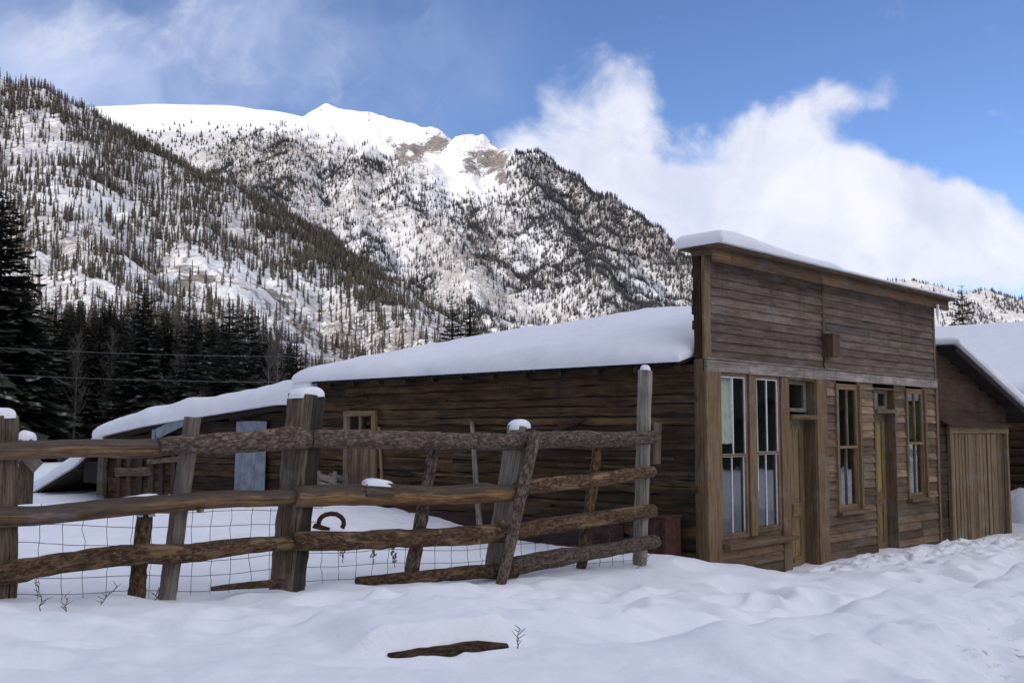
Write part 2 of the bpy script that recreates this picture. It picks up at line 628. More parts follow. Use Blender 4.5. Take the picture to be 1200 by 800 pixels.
M['shedwall'] = wood('purple brown slabs', (0.032, 0.017, 0.011), (0.109, 0.058, 0.037), (0.081, 0.048, 0.034), 0.8, 0.6)
M['bark'] = bark('grey bark', (0.090, 0.062, 0.045), (0.32, 0.24, 0.185), (0.50, 0.44, 0.39))
M['bark_brown'] = bark('brown bark', (0.085, 0.047, 0.026), (0.27, 0.165, 0.095), (0.38, 0.30, 0.24), (0.36, 0.235, 0.13), 0.30)
M['dark'] = plain('doorway shade black', (0.02, 0.018, 0.016), 0.95)
M['interior'] = plain('interior boards', (0.10, 0.08, 0.06), 0.9, 0, 0.3, 3)
M['white'] = plain('white paint', (0.72, 0.72, 0.72), 0.6, 0, 0.18, 30)
M['curtain'] = plain('curtain cloth', (0.74, 0.76, 0.64), 0.9, 0, 0.12, 12)
M['iron'] = plain('rusty iron', (0.05, 0.022, 0.014), 0.8, 0.2, 0.5, 20)
M['rustred'] = plain('rust red sheet', (0.062, 0.026, 0.018), 0.8, 0.1, 0.45, 14)
M['metal'] = plain('galvanized sheet', (0.24, 0.27, 0.31), 0.55, 0.5, 0.25, 6)
M['roofmetal'] = plain('dark roof sheet', (0.10, 0.10, 0.105), 0.6, 0.4, 0.3, 5)
M['wire'] = plain('old wire', (0.06, 0.055, 0.055), 0.6, 0.5)
M['wirepale'] = plain('pale overhead wire', (0.16, 0.16, 0.17), 0.5)
M['weed'] = plain('dry stems', (0.14, 0.085, 0.055), 0.9, 0, 0.3, 40)
M['blackwood'] = wood('wet dark wood', (0.011, 0.008, 0.006), (0.042, 0.028, 0.020), (0.053, 0.028, 0.016), 0.5, 0.4)


def glass_mat():
    m = bpy.data.materials.new('old window glass')
    m.use_nodes = True
    nt = m.node_tree
    nt.nodes.clear()
    T = NT(nt)
    out = T.n('ShaderNodeOutputMaterial')
    tr = T.n('ShaderNodeBsdfTransparent')
    tr.inputs[0].default_value = (0.93, 0.95, 0.94, 1)
    gl = T.n('ShaderNodeBsdfGlossy')
    gl.inputs['Roughness'].default_value = 0.03
    gl.inputs['Color'].default_value = (0.95, 0.97, 1, 1)
    geo = T.n('ShaderNodeNewGeometry')
    cs = T.math('ABSOLUTE', T.vec('DOT_PRODUCT', geo.outputs['Normal'], geo.outputs['Incoming']))
    sch = T.math('MULTIPLY_ADD', T.math('POWER', T.math('SUBTRACT', 1.0, cs), 5.0), 0.95, 0.045)
    bp = T.n('ShaderNodeBump')
    bp.inputs['Strength'].default_value = 0.05
    bp.inputs['Distance'].default_value = 0.02
    T.put(bp.inputs['Height'], T.noise(T.n('ShaderNodeTexCoord').outputs['Object'], 4, 2, 0.5))
    T.put(gl.inputs['Normal'], bp.outputs[0])
    mx = T.n('ShaderNodeMixShader')
    T.put(mx.inputs[0], T.math('MULTIPLY_ADD', sch, 1.35, 0.03))
    nt.links.new(tr.outputs[0], mx.inputs[1])
    nt.links.new(gl.outputs[0], mx.inputs[2])
    nt.links.new(mx.outputs[0], out.inputs[0])
    return m


M['glass'] = glass_mat()


def needle_mat(name, dark, light, frost=0.0):
    m, T, b = new_mat(name)
    ob = T.n('ShaderNodeTexCoord').outputs['Object']
    n = T.noise(ob, 2.2, 4, 0.6)
    inf = T.n('ShaderNodeObjectInfo').outputs['Random']
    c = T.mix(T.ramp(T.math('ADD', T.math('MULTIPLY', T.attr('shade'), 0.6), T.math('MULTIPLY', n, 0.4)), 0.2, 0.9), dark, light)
    c = T.mix(T.math('MULTIPLY', inf, 0.5), c, tuple(x * 0.6 for x in dark))
    if frost:
        n2 = T.noise(ob, 1.6, 5, 0.7)
        geo = T.n('ShaderNodeNewGeometry')
        sp = T.n('ShaderNodeSeparateXYZ')
        T.put(sp.inputs[0], geo.outputs['Normal'])
        upf = T.ramp(T.math('ABSOLUTE', sp.outputs[2]), 0.5, 0.9)
        c = T.mix(T.math('MULTIPLY', T.math('MULTIPLY', T.ramp(n2, 0.56, 0.68), upf), frost), c, (0.7, 0.72, 0.78))
    T.put(b.inputs['Base Color'], c)
    b.inputs['Roughness'].default_value = 0.8
    return m


M['needle'] = needle_mat('spruce needles', (0.024, 0.029, 0.019), (0.074, 0.080, 0.050), 0.6)
M['needle_far'] = needle_mat('distant conifer needles', (0.065, 0.056, 0.041), (0.197, 0.155, 0.117))
M['needle_blue'] = needle_mat('shaded ridge conifers', (0.052, 0.054, 0.057), (0.112, 0.109, 0.111))  # blue-grey needle colour with the right flank's shade put into it
M['aspen'] = plain('bare aspen bark', (0.115, 0.096, 0.084), 0.9, 0, 0.35, 3)
M['trunk'] = plain('spruce bark', (0.06, 0.045, 0.035), 0.95, 0, 0.35, 12)


def mountain_mat():
    m, T, b = new_mat('mountain snow and rock')
    ob = T.n('ShaderNodeTexCoord').outputs['Object']
    n1 = T.noise(ob, 0.010, 8, 0.68)
    n2 = T.noise(ob, 0.045, 7, 0.7)
    n3 = T.noise(ob, 0.16, 5, 0.7)
    n4 = T.noise(ob, 0.42, 4, 0.75)
    rock = T.attr('rock')
    brush = T.attr('brush')
    snow = T.mix(T.ramp(n1, 0.3, 0.7), (0.74, 0.74, 0.76), (0.84, 0.84, 0.86))
    rk = T.mix(T.ramp(n3, 0.25, 0.75), (0.10, 0.085, 0.08), (0.34, 0.285, 0.26))
    br = T.mix(T.ramp(n2, 0.3, 0.7), (0.13, 0.10, 0.085), (0.30, 0.25, 0.22))
    fb = T.math('MULTIPLY', T.ramp(T.math('ADD', T.math('MULTIPLY', n4, 0.65), T.math('MULTIPLY', n2, 0.45)), 0.43, 0.60), brush)
    c = T.mix(fb, snow, br)
    fr = T.ramp(T.math('ADD', rock, T.math('MULTIPLY', T.math('SUBTRACT', T.math('MULTIPLY_ADD', n3, 0.5, T.math('MULTIPLY', n2, 0.5)), 0.5), 2.6)), 0.40, 0.60)
    c = T.mix(fr, c, rk)
    T.put(b.inputs['Base Color'], c)
    bump(T, b, T.math('ADD', T.math('MULTIPLY', n2, 9.0), T.math('MULTIPLY', T.math('MULTIPLY', n3, fr), 8.0)), 0.7, 1.0)
    return m


M['mountain'] = mountain_mat()

# ================================================================== THE SETTING: ground
ANG = math.atan2(0.732, 0.683)
E1 = Vector((math.cos(ANG), math.sin(ANG), 0))      # along the shop front, to the right
E2 = Vector((-math.sin(ANG), math.cos(ANG), 0))     # along the side wall, away from the road
CORNER = Vector((2.27, 12.7, 0))
P_A, P_B = at(755, 660, 11.8), at(0, 702, 8.0)      # fence line on the ground
FD = (P_A - P_B)
FD.z = 0
FD.normalize()
FN = Vector((FD.y, -FD.x, 0))                       # fence normal, towards the road


def facade(px, py, off=0.0):
    """(t, z) on the plane of the shop front"""
    p = hit(px, py, CORNER - E2 * off, E2)
    return (p - CORNER).dot(E1), p.z


def sidew(px, py, off=0.0):
    """(s, z) on the plane of the side wall"""
    p = hit(px, py, CORNER - E1 * off, E1)
    return (p - CORNER).dot(E2), p.z


def fence_pt(px, py, off=0.0):
    return hit(px, py, P_B + FN * off, FN)


CTRL = [at(*c) for c in (
    (0, 700, 8.0), (190, 697, 8.75), (340, 686, 9.4), (480, 678, 10.05), (590, 672, 10.7), (685, 668, 11.3), (755, 660, 11.8),
    (60, 590, 22), (30, 560, 27), (250, 582, 19), (150, 590, 21), (480, 604, 15.5), (200, 640, 11.5), (100, 650, 10.5), (430, 640, 12.5),
    (570, 648, 13.5), (690, 642, 13), (800, 652, 12.3),
    (832, 658, 12.5), (870, 662, 12.7), (921, 674, 13.8), (964, 664, 14.4), (1024, 649, 15.8), (1094, 638, 17.4),
    (1140, 633, 18.7), (1180, 626, 19.8), (1230, 612, 21.5),
    (560, 800, 5.5), (700, 762, 6.6), (827, 733, 8.0), (933, 713, 9.1), (987, 703, 9.8), (1067, 690, 10.8), (1200, 668, 12.2),
    (720, 712, 9.2), (830, 692, 11.0), (940, 684, 11.6), (1000, 676, 12.3), (1100, 655, 14.5), (1180, 640, 16.5),
    (1000, 788, 7.0), (1180, 775, 8.0), (1190, 735, 9.6), (900, 792, 6.4), (1000, 748, 8.2),
    (80, 790, 5.6), (300, 790, 5.6), (160, 740, 7.0), (320, 728, 7.7), (420, 712, 7.9), (520, 718, 7.5), (590, 728, 7.2), (500, 778, 6.2),
    (640, 700, 9.6), (700, 690, 10.4), (470, 692, 8.9))]
CTRL += [Vector((0, 0, 0.2)), Vector((-4, 1, 0.3)), Vector((4, 1, 0.12)), Vector((8, 4, 0.05)), Vector((-9, 5, 0.6)), Vector((0, 3, 0.3)),
         Vector((12, 9, 0.1)), Vector((-12, 14, 0.6)), Vector((-14, 26, 0.5)), Vector((20, 18, 0.2))]
CX = np.array([[c.x, c.y] for c in CTRL])
CZ = np.array([c.z for c in CTRL])


def _phi(r):
    return np.where(r > 1e-9, r * r * np.log(np.maximum(r, 1e-9)), 0)


_K = _phi(np.hypot(CX[:, None, 0] - CX[None, :, 0], CX[:, None, 1] - CX[None, :, 1])) + np.eye(len(CX)) * 0.25
_Pm = np.c_[np.ones(len(CX)), CX]
_A = np.block([[_K, _Pm], [_Pm.T, np.zeros((3, 3))]])
_w = np.linalg.solve(_A, np.r_[CZ, 0, 0, 0])


def base_height(x, y):
    x, y = np.asarray(x, float), np.asarray(y, float)
    z = _w[-3] + _w[-2] * x + _w[-1] * y
    for i in range(len(CX)):
        z = z + _w[i] * _phi(np.hypot(x - CX[i, 0], y - CX[i, 1]))
    z = np.clip(z, -0.15, 0.95)
    d = np.hypot(x - 2, y - 12)
    k = smooth01(14, 24, d)
    return z * (1 - k) + 0.42 * k


# footprints and dents: (x, y, radius, depth, stretch along, angle)
DENTS = []
for i in range(44):          # a trodden path along the shop front
    t = 1.7 + i * 0.165
    o = 0.75 + (0.17 if i % 2 else -0.17) + random.uniform(-0.15, 0.15)
    p = CORNER + E1 * t - E2 * o
    DENTS.append((p.x, p.y, 0.105, 0.10 + random.uniform(-0.03, 0.03), 1.5, ANG + random.uniform(-0.4, 0.4)))
for i in range(46):
    t, o = random.uniform(2.4, 9.5), random.uniform(0.3, 2.0)
    p = CORNER + E1 * t - E2 * o
    DENTS.append((p.x, p.y, random.uniform(0.07, 0.13), random.uniform(0.04, 0.10), 1.5, random.uniform(0, 3)))
for i in range(34):          # lumps and old prints along the trough behind the bank
    t, o = random.uniform(-2.5, 7), random.uniform(1.7, 2.9)
    p = CORNER + E1 * t - E2 * o
    DENTS.append((p.x, p.y, random.uniform(0.10, 0.2), random.uniform(0.05, 0.13), 1.4, random.uniform(0, 3)))
for i in range(40):
    t, o = random.uniform(-5.5, 0.5), random.uniform(0.2, 2.4)
    p = CORNER + E1 * t - E2 * o
    DENTS.append((p.x, p.y, random.uniform(0.12, 0.28), random.uniform(-0.05, 0.09), 1.6, random.uniform(0, 3)))
for (px, py, Y, n, hx) in ((640, 708, 9.4, 9, 0.55), (90, 760, 6.6, 10, -0.4), (520, 700, 8.4, 8, 0.5), (700, 725, 8.5, 7, 0.3)):
    q = at(px, py, Y)        # old tracks, half filled
    for i in range(n):
        DENTS.append((q.x + FD.x * (i - n / 2) * 0.46 + random.uniform(-.12, .12) + (0.12 if i % 2 else -0.12) * FN.x,
                      q.y + FD.y * (i - n / 2) * 0.46 + random.uniform(-.12, .12) + (0.12 if i % 2 else -0.12) * FN.y,
                      random.uniform(0.13, 0.2), random.uniform(0.03, 0.06), 1.5, random.uniform(0, 3)))
LOG0, LOG1 = at(452, 767, 6.35), at(590, 745, 6.75)


def ground_height(x, y, detail=True):
    x, y = np.asarray(x, float), np.asarray(y, float)
    z = base_height(x, y)
    if not detail:
        return z
    d = np.hypot(x, y - 9)
    near = 1 - smooth01(22, 45, d)
    z = z + near * (0.038 * fbm(x * 0.55, y * 0.55, 3, 3) + 0.022 * fbm(x * 1.5, y * 1.5, 3, 9) + 0.009 * fbm(x * 6, y * 6, 2, 12))
    z = z + (1 - near) * 0.25 * fbm(x * 0.03, y * 0.03, 3, 5)
    # wind drift scallops on the left foreground
    z = z + near * 0.055 * smooth01(2, -3, x) * fbm(x * 0.8 + y * 0.5, y * 1.9, 3, 31)
    # churned snow by the doors and lumpy ploughed bank by the road
    t = (x - CORNER.x) * E1.x + (y - CORNER.y) * E1.y
    o = -((x - CORNER.x) * E2.x + (y - CORNER.y) * E2.y)
    ch = smooth01(1.5, 3.0, t) * smooth01(12, 9, t) * smooth01(0.1, 0.4, o) * smooth01(2.6, 1.3, o)
    z = z + ch * (0.035 * fbm(x * 4.2, y * 4.2, 3, 21) + 0.03 * np.abs(fbm(x * 2.1, y * 2.1, 2, 25)))
    bank = smooth01(2.6, 4.0, o) * smooth01(7.5, 6.0, o) * smooth01(-7, -4, t)
    lum = fbm(x * 1.7, y * 1.7, 4, 41)
    o2 = o - 0.28 * fbm(x * 0.55, y * 0.55, 3, 51)
    z = z + bank * (0.075 * lum + 0.13 * np.abs(fbm(x * 0.9, y * 0.9, 3, 43)) + 0.012 * fbm(x * 7, y * 7, 3, 47))
    z = z + (0.20 * np.exp(-np.abs((o2 - 3.25) / np.where(o2 > 3.25, 1.1, 0.36)) ** 2.2) - 0.24 * np.exp(-((o2 - 2.5) / 0.45) ** 2)) * smooth01(-6.2, -3.8, t)
    # melt ripples running down the bank, folds in the drift at the left
    z = z + bank * 0.075 * fbm(t * 1.9 + 0.8 * o, o * 0.35, 3, 91)
    z = z + near * smooth01(1.0, -2.5, x) * smooth01(9.5, 7.5, y) * 0.07 * (0.5 - np.abs(fbm(x * 0.75 - y * 0.25, y * 1.25 + x * 0.2, 3, 95)))
    z = z - 0.16 * smooth01(4.2, 5.2, o2) * smooth01(-4.5, -1.5, t)
    clod = smooth01(2.9, 3.3, o2) * smooth01(5.2, 4.2, o2) * smooth01(-3.0, 1.0, t)
    z = z + clod * (0.05 * np.abs(fbm(x * 3.1, y * 3.1, 3, 57)) + 0.035 * smooth01(0.1, 0.5, fbm(x * 5.2, y * 5.2, 2, 58)))
    for (dx, dy, r, dep, st, an) in DENTS:
        m = (np.abs(x - dx) < 1.0) & (np.abs(y - dy) < 1.0)
        if not m.any():
            continue
        xx, yy = x[m] - dx, y[m] - dy
        a = (xx * math.cos(an) + yy * math.sin(an)) / (r * st)
        b = (-xx * math.sin(an) + yy * math.cos(an)) / r
        q = a * a + b * b
        z[m] += -dep * np.exp(-q ** 2 * 0.8) + dep * 0.28 * np.exp(-(np.sqrt(q) - 1.45) ** 2 * 6)
    # step in the snow where the half buried log shows
    ax, ay = LOG1.x - LOG0.x, LOG1.y - LOG0.y
    L = math.hypot(ax, ay)
    tt = ((x - LOG0.x) * ax + (y - LOG0.y) * ay) / L / L
    oo = ((x - LOG0.x) * (-ay) + (y - LOG0.y) * ax) / L
    w = smooth01(-0.35, 0.05, tt) * smooth01(1.3, 0.95, tt)
    z = z + w * (0.15 * smooth01(-0.015, 0.035, oo) * smooth01(1.9, 0.3, oo) - 0.03 * smooth01(-0.5, -0.04, oo) * smooth01(0.05, 0.0, oo))
    z = z + 0.018 * np.exp(-((tt - 0.62) * L / 0.03) ** 2 - ((oo + 0.03) / 0.06) ** 2)
    return z


def gz(x, y):
    return float(ground_height(np.array([x]), np.array([y]))[0])


def axis_pts(lo, hi, step, far, grow=1.16):
    a = list(np.arange(lo, hi, step))
    s = step
    x = a[-1]
    while x < far:
        s *= grow
        x += s
        a.append(x)
    s = step
    x = lo
    pre = []
    while x > -far:
        s *= grow
        x -= s
        pre.append(x)
    return np.array(pre[::-1] + a)


def build_ground():
    xs = axis_pts(-6.5, 10.5, 0.042, 6000)
    ys = axis_pts(4.2, 19.0, 0.042, 6000)
    X, Y = np.meshgrid(xs, ys, indexing='ij')
    X, Y = X.ravel(), Y.ravel()
    Z = ground_height(X, Y)
    far = np.hypot(X, Y)
    Z = Z - smooth01(60, 140, far) * 0.3
    # road grit shows low on the bank at the right
    o = -((X - CORNER.x) * E2.x + (Y - CORNER.y) * E2.y)
    t = (X - CORNER.x) * E1.x + (Y - CORNER.y) * E1.y
    dirt = smooth01(3.5, 4.6, o) * smooth01(-4.2, -2.6, t) * 1.0 * smooth01(0.0, 0.45, fbm(X * 1.3, Y * 1.3, 3, 77)) 
    me = mesh_np('snowy_ground', np.stack([X, Y, Z], 1), grid_faces(len(xs), len(ys)), M['ground_snow'], {'dirt': dirt}, True)
    setp(link('snowy_ground', me), kind='structure')


build_ground()

# ================================================================== mountains


def crest_pts(lst):
    """[(px, py, distance)] -> 3D crest points"""
    return [at(px, py, Y) for px, py, Y in lst]


def crest_height(x, y, crests):
    z = np.full(x.shape, -1e9)
    for pts, k, rnd in crests:
        for a, b in zip(pts[:-1], pts[1:]):
            dx, dy = b.x - a.x, b.y - a.y
            L2 = dx * dx + dy * dy + 1e-6
            t = np.clip(((x - a.x) * dx + (y - a.y) * dy) / L2, 0, 1)
            d = np.hypot(x - a.x - t * dx, y - a.y - t * dy)
            dd = np.sqrt(d * d + rnd * rnd) - rnd
            z = np.maximum(z, a.z + t * (b.z - a.z) - k * dd)
    return z


class Mountain:
    def __init__(self, name, crests, rough, nscale, az0, az1, r0, r1, na, nr, seed, paint, kindname='structure'):
        self.crests = [(crest_pts(p), k, rn) for p, k, rn in crests]
        self.rough, self.ns, self.seed = rough, nscale, seed
        A = np.linspace(az0, az1, na)
        Rr = np.geomspace(r0, r1, nr)
        AA, RR = np.meshgrid(A, Rr, indexing='ij')
        X, Y = (RR * np.tan(AA)).ravel(), RR.ravel()
        Z = self.height(X, Y)
        px, py = project(X, Y, Z)
        rock, brush = paint(X, Y, Z, px, py)
        me = mesh_np(name, np.stack([X, Y, Z], 1), grid_faces(na, nr), M['mountain'], {'rock': rock, 'brush': brush}, True)
        setp(link(name, me), kind=kindname)
        self.az, self.r = (az0, az1), (r0, r1)

    def height(self, X, Y):
        z = crest_height(X, Y, self.crests)
        main = crest_height(X, Y, self.crests[:1])
        top = max(p.z for p in self.crests[0][0])
        # noise fades at the crest so the skyline stays in place
        dist = np.clip((top - z) / top, 0, 1)
        amp = self.rough * (0.16 + 0.84 * smooth01(0.02, 0.35, dist))
        nx, ny = X / self.ns, Y / self.ns
        n = (0.55 - np.abs(fbm(nx, ny, 5, self.seed))) * 1.0 + 0.35 * fbm(nx * 3, ny * 3, 3, self.seed + 9)
        z = z + amp * n
        return np.maximum(z, -3.0)


def ell(px, py, cx, cy, rx, ry, ang=0.0):
    c, s = math.cos(R(ang)), math.sin(R(ang))
    u, v = (px - cx) * c + (py - cy) * s, -(px - cx) * s + (py - cy) * c
    return np.exp(-((u / rx) ** 2 + (v / ry) ** 2))


SPUR = [(-260, 32, 1000), (-120, 72, 960), (0, 96, 930), (40, 106, 925), (85, 136, 910), (135, 170, 890), (218, 200, 850), (262, 234, 815), (300, 268, 780),
        (360, 308, 735), (420, 342, 690), (455, 366, 660), (500, 408, 610), (560, 463, 540)]


def spur_line(px):
    return np.interp(px, [s[0] for s in SPUR], [s[1] for s in SPUR])


def paint_near(X, Y, Z, px, py):
    rock = 0.55 * ell(px, py, 255, 335, 130, 60, 25) * (0.6 + fbm(X / 40, Y / 40, 3, 5)) + 0.35 * ell(px, py, 120, 150, 60, 20, 20)
    rock = rock + 0.30 * ell(px, py, 390, 385, 70, 35, 25)
    brush = np.clip(0.55 + 0.5 * fbm(X / 130, Y / 130, 3, 8), 0, 1) * (1 - 0.5 * ell(px, py, 260, 330, 140, 60, 25))
    brush = np.clip(brush + 0.35 * smooth01(330, 420, py), 0, 0.9)
    return np.clip(rock, 0, 1), brush


near_m = Mountain('mountain_spur', [(SPUR, 0.62, 12), ([(40, 106, 925), (60, 200, 760), (90, 300, 560), (120, 400, 420)], 0.62, 25),
                                    ([(218, 200, 850), (215, 270, 720), (235, 340, 570), (260, 420, 440)], 0.62, 20)],
                  9, 70, -0.62, 0.10, 260, 1500, 330, 230, 3, paint_near)

BACK = [(60, 242, 2300), (150, 217, 2250), (230, 188, 2200), (300, 159, 2250), (349, 143, 2300), (368, 130, 2350), (383, 122, 2355), (398, 128, 2350), (430, 133, 2330), (470, 145, 2300), (497, 152, 2270),
        (512, 154, 2250), (527, 168, 2240), (545, 164, 2200), (566, 163, 2170), (590, 177, 2130), (640, 200, 2060), (700, 238, 1960), (750, 273, 1880), (800, 307, 1800), (850, 345, 1700), (920, 400, 1560)]


def paint_back(X, Y, Z, px, py):
    rock = (ell(px, py, 567, 186, 26, 24) + ell(px, py, 514, 165, 16, 15) + 0.9 * ell(px, py, 474, 176, 26, 14, 20) + 0.8 * ell(px, py, 595, 205, 12, 16)
            + 0.7 * ell(px, py, 635, 225, 14, 24, 20) + 0.45 * ell(px, py, 560, 300, 70, 40, 35) + 0.4 * ell(px, py, 640, 330, 80, 22, 25)
            + 0.5 * ell(px, py, 430, 240, 50, 20, 35) + 0.5 * ell(px, py, 490, 215, 60, 16, 35))
    rock = rock * (0.75 + 0.6 * fbm(X / 60, Y / 60, 3, 15))
    alp = smooth01(-6, 16, py - np.interp(px, [330, 400, 460, 520, 560], [150, 158, 178, 190, 190]))
    brush = np.clip(0.75 + 0.6 * fbm(X / 200, Y / 200, 3, 18), 0, 1) * alp * 0.80
    brush = np.clip(brush + 0.55 * ell(px, py, 300, 190, 70, 35, -15), 0, 1) * (1 - 0.8 * ell(px, py, 575, 205, 55, 30, 25))
    brush = np.clip(brush + 0.4 * smooth01(0, 90, px - (540 + (py - 200) * 0.95)), 0, 1) * (1 - 0.8 * ell(px, py, 765, 338, 45, 16, 35))  # brush thickened on the right flank, its brown standing in for shade
    return np.clip(rock, 0, 1), brush


back_m = Mountain('mountain', [(BACK, 0.85, 4),
                               ([(470, 143, 2300), (492, 200, 2080), (520, 262, 1850), (560, 330, 1600), (600, 400, 1400)], 0.72, 22),
                               ([(349, 141, 2300), (340, 205, 2050), (352, 280, 1750), (372, 340, 1500)], 0.70, 25),
                               ([(590, 177, 2130), (632, 240, 1930), (680, 300, 1700), (720, 352, 1500)], 0.78, 20),
                               ([(430, 131, 2330), (425, 210, 2050), (440, 300, 1750), (460, 360, 1500)], 0.70, 20)],
                  52, 230, -0.50, 0.34, 1150, 3000, 420, 260, 13, paint_back)
dome_m = Mountain('snow_dome', [([(20, 175, 4300), (70, 148, 4400), (100, 135, 4400), (150, 131, 4400), (200, 129, 4400), (270, 130, 4400), (310, 135, 4400), (345, 143, 4400), (420, 170, 4400)], 0.5, 220)],
                  16, 700, -0.55, -0.08, 3000, 5600, 160, 70, 23,
                  lambda X, Y, Z, px, py: (np.zeros(X.shape), 0.6 * smooth01(148, 158, py)))
right_m = Mountain('far_hills', [([(720, 262, 5200), (778, 281, 5200), (815, 296, 5150), (900, 318, 5000), (1000, 330, 4900), (1060, 335, 4800), (1110, 341, 4700), (1140, 344, 4650), (1200, 361, 4500), (1300, 380, 4300)], 0.45, 60),
                                 ([(1110, 341, 4700), (1135, 400, 3800)], 0.5, 40)],
                   45, 420, 0.05, 0.62, 3000, 6200, 220, 260, 33,
                   lambda X, Y, Z, px, py: (0.35 * smooth01(1000, 1100, px) * (0.5 + fbm(X / 150, Y / 150, 3, 2)), 0.7 * np.ones(X.shape) * smooth01(900, 1060, px)))

# unseen ridge added behind the camera to block the sun from the valley floor


def build_sun_blocker():
    h = Vector((SUN_H[0] / _h, SUN_H[1] / _h, 0))
    p = Vector((-h.y, h.x, 0))
    us, ws = np.linspace(-700, 620, 90), np.linspace(90, 620, 44)
    U, Wd = np.meshgrid(us, ws, indexing='ij')
    U, Wd = U.ravel(), Wd.ravel()
    X, Y = h.x * Wd + p.x * U, h.y * Wd + p.y * U
    Z = 178 * np.exp(-((Wd - 290) / 120) ** 2) + 12 * fbm(X / 60, Y / 60, 4, 50) * smooth01(100, 200, Wd)
    Z = Z * smooth01(700, 560, np.abs(U + 40)) - 1.5
    brush = np.clip(0.6 + 0.5 * fbm(X / 80, Y / 80, 3, 4), 0, 1)
    me = mesh_np('sun_blocker_hill', np.stack([X, Y, Z], 1), grid_faces(90, 44), M['mountain'], {'rock': brush * 0.4, 'brush': brush}, True)
    setp(link('sun_blocker_hill', me), kind='structure')


build_sun_blocker()


def build_roadside_hill():
    """low wooded rise across the road, seen only in the window glass"""
    A, Rr = np.linspace(-0.55, 1.55, 60), np.linspace(45, 420, 40)
    AA, RR = np.meshgrid(A, Rr, indexing='ij')
    a = AA.ravel() - 0.75
    X, Y = 10 + RR.ravel() * np.cos(a), RR.ravel() * np.sin(a)
    Z = 55 * smooth01(50, 260, RR.ravel()) + 4 * fbm(X / 40, Y / 40, 3, 81) * smooth01(60, 120, RR.ravel()) - 0.6
    me = mesh_np('roadside_hill', np.stack([X, Y, Z], 1), grid_faces(60, 40)[:, ::-1], M['mountain'], {'rock': 0 * Z, 'brush': 0 * Z + 0.8}, True)
    setp(link('roadside_hill', me), kind='structure')
    n = rng.integers(0, len(X), 900)
    jx, jy = rng.uniform(-4, 4, 900), rng.uniform(-4, 4, 900)
    H = rng.uniform(8, 15, 900)
    forest_mesh('roadside_forest', X[n] + jx, Y[n] + jy, Z[n], H, H * 0.2, M['needle'])


# ------------------------------------------------------------------ far-off woods on the slopes
def tree_template(n=6):
    """three stacked cones, unit height"""
    V, Fc = [], []
    for k, (z0, z1, r) in enumerate(((0.06, 0.50, 1.0), (0.30, 0.76, 0.74), (0.56, 1.0, 0.46))):
        b = len(V)
        for j in range(n):
            a = 2 * math.pi * (j + 0.5 * k) / n
            rr = r * (1 if j % 2 else 0.72)
            V.append((rr * math.cos(a), rr * math.sin(a), z0 + (0.04 if j % 2 else 0)))
        V.append((0, 0, z1))
        for j in range(n):
            Fc.append((b + j, b + (j + 1) % n, b + n))
    return np.array(V, float), np.array(Fc, int)


TV, TF = tree_template()


def spiky_template(seed, tiers=9, n=6):
    """narrow ragged conifer, unit height: drooping branch blades round a thin core"""
    g = np.random.default_rng(seed)
    V, Fc = [], []
    for k in range(tiers):
        z = 0.10 + 0.82 * k / (tiers - 1)
        r = (1 - (z - 0.06)) ** 0.75 + 0.05
        for j in range(n):
            if g.random() < 0.12:
                continue
            a = 2 * math.pi * (j + g.uniform(-.3, .3) + 0.5 * k) / n
            rr = r * g.uniform(0.55, 1.2)
            w = 0.45
            b = len(V)
            V += [(0.12 * r * math.cos(a - 1.5), 0.12 * r * math.sin(a - 1.5), z + 0.07), (rr * math.cos(a - w), rr * math.sin(a - w), z - 0.05 * g.uniform(.5, 1.4)),
                  (rr * 1.05 * math.cos(a + w), rr * 1.05 * math.sin(a + w), z - 0.05 * g.uniform(.2, 1.2))]
            Fc.append((b, b + 1, b + 2))
    b = len(V)
    V += [(0.16, 0, 0.8), (-0.08, 0.14, 0.8), (-0.08, -0.14, 0.8), (0, 0, 1.0), (0.13, 0, 0.0), (-0.06, 0.1, 0.0), (-0.06, -0.1, 0.0)]
    for i, j in ((0, 1), (1, 2), (2, 0)):
        Fc += [(b + i, b + j, b + 3), (b + 4 + i, b + 4 + j, b + j), (b + 4 + i, b + j, b + i)]
    return np.array(V, float), np.array(Fc, int)


TMPL = [spiky_template(s) for s in range(4)]


def forest_mesh(name, X, Y, Z, H, Wd, mat, shade=None, ragged=False):
    if ragged:
        VV, FF, SS, off = [], [], [], 0
        grp = rng.integers(0, len(TMPL), len(X))
        for k, (tv, tf_) in enumerate(TMPL):
            m = grp == k
            V, Fc, sh = forest_arrays(X[m], Y[m], Z[m], H[m], Wd[m], tv, tf_)
            VV.append(V)
            FF.append(Fc + off)
            SS.append(sh)
            off += len(V)
        V, Fc, sh = np.concatenate(VV), np.concatenate(FF), np.concatenate(SS)
    else:
        V, Fc, sh = forest_arrays(X, Y, Z, H, Wd, TV, TF)
    me = mesh_np(name, V, Fc, mat, None, False, {'shade': sh})
    return setp(link(name, me), kind='stuff')


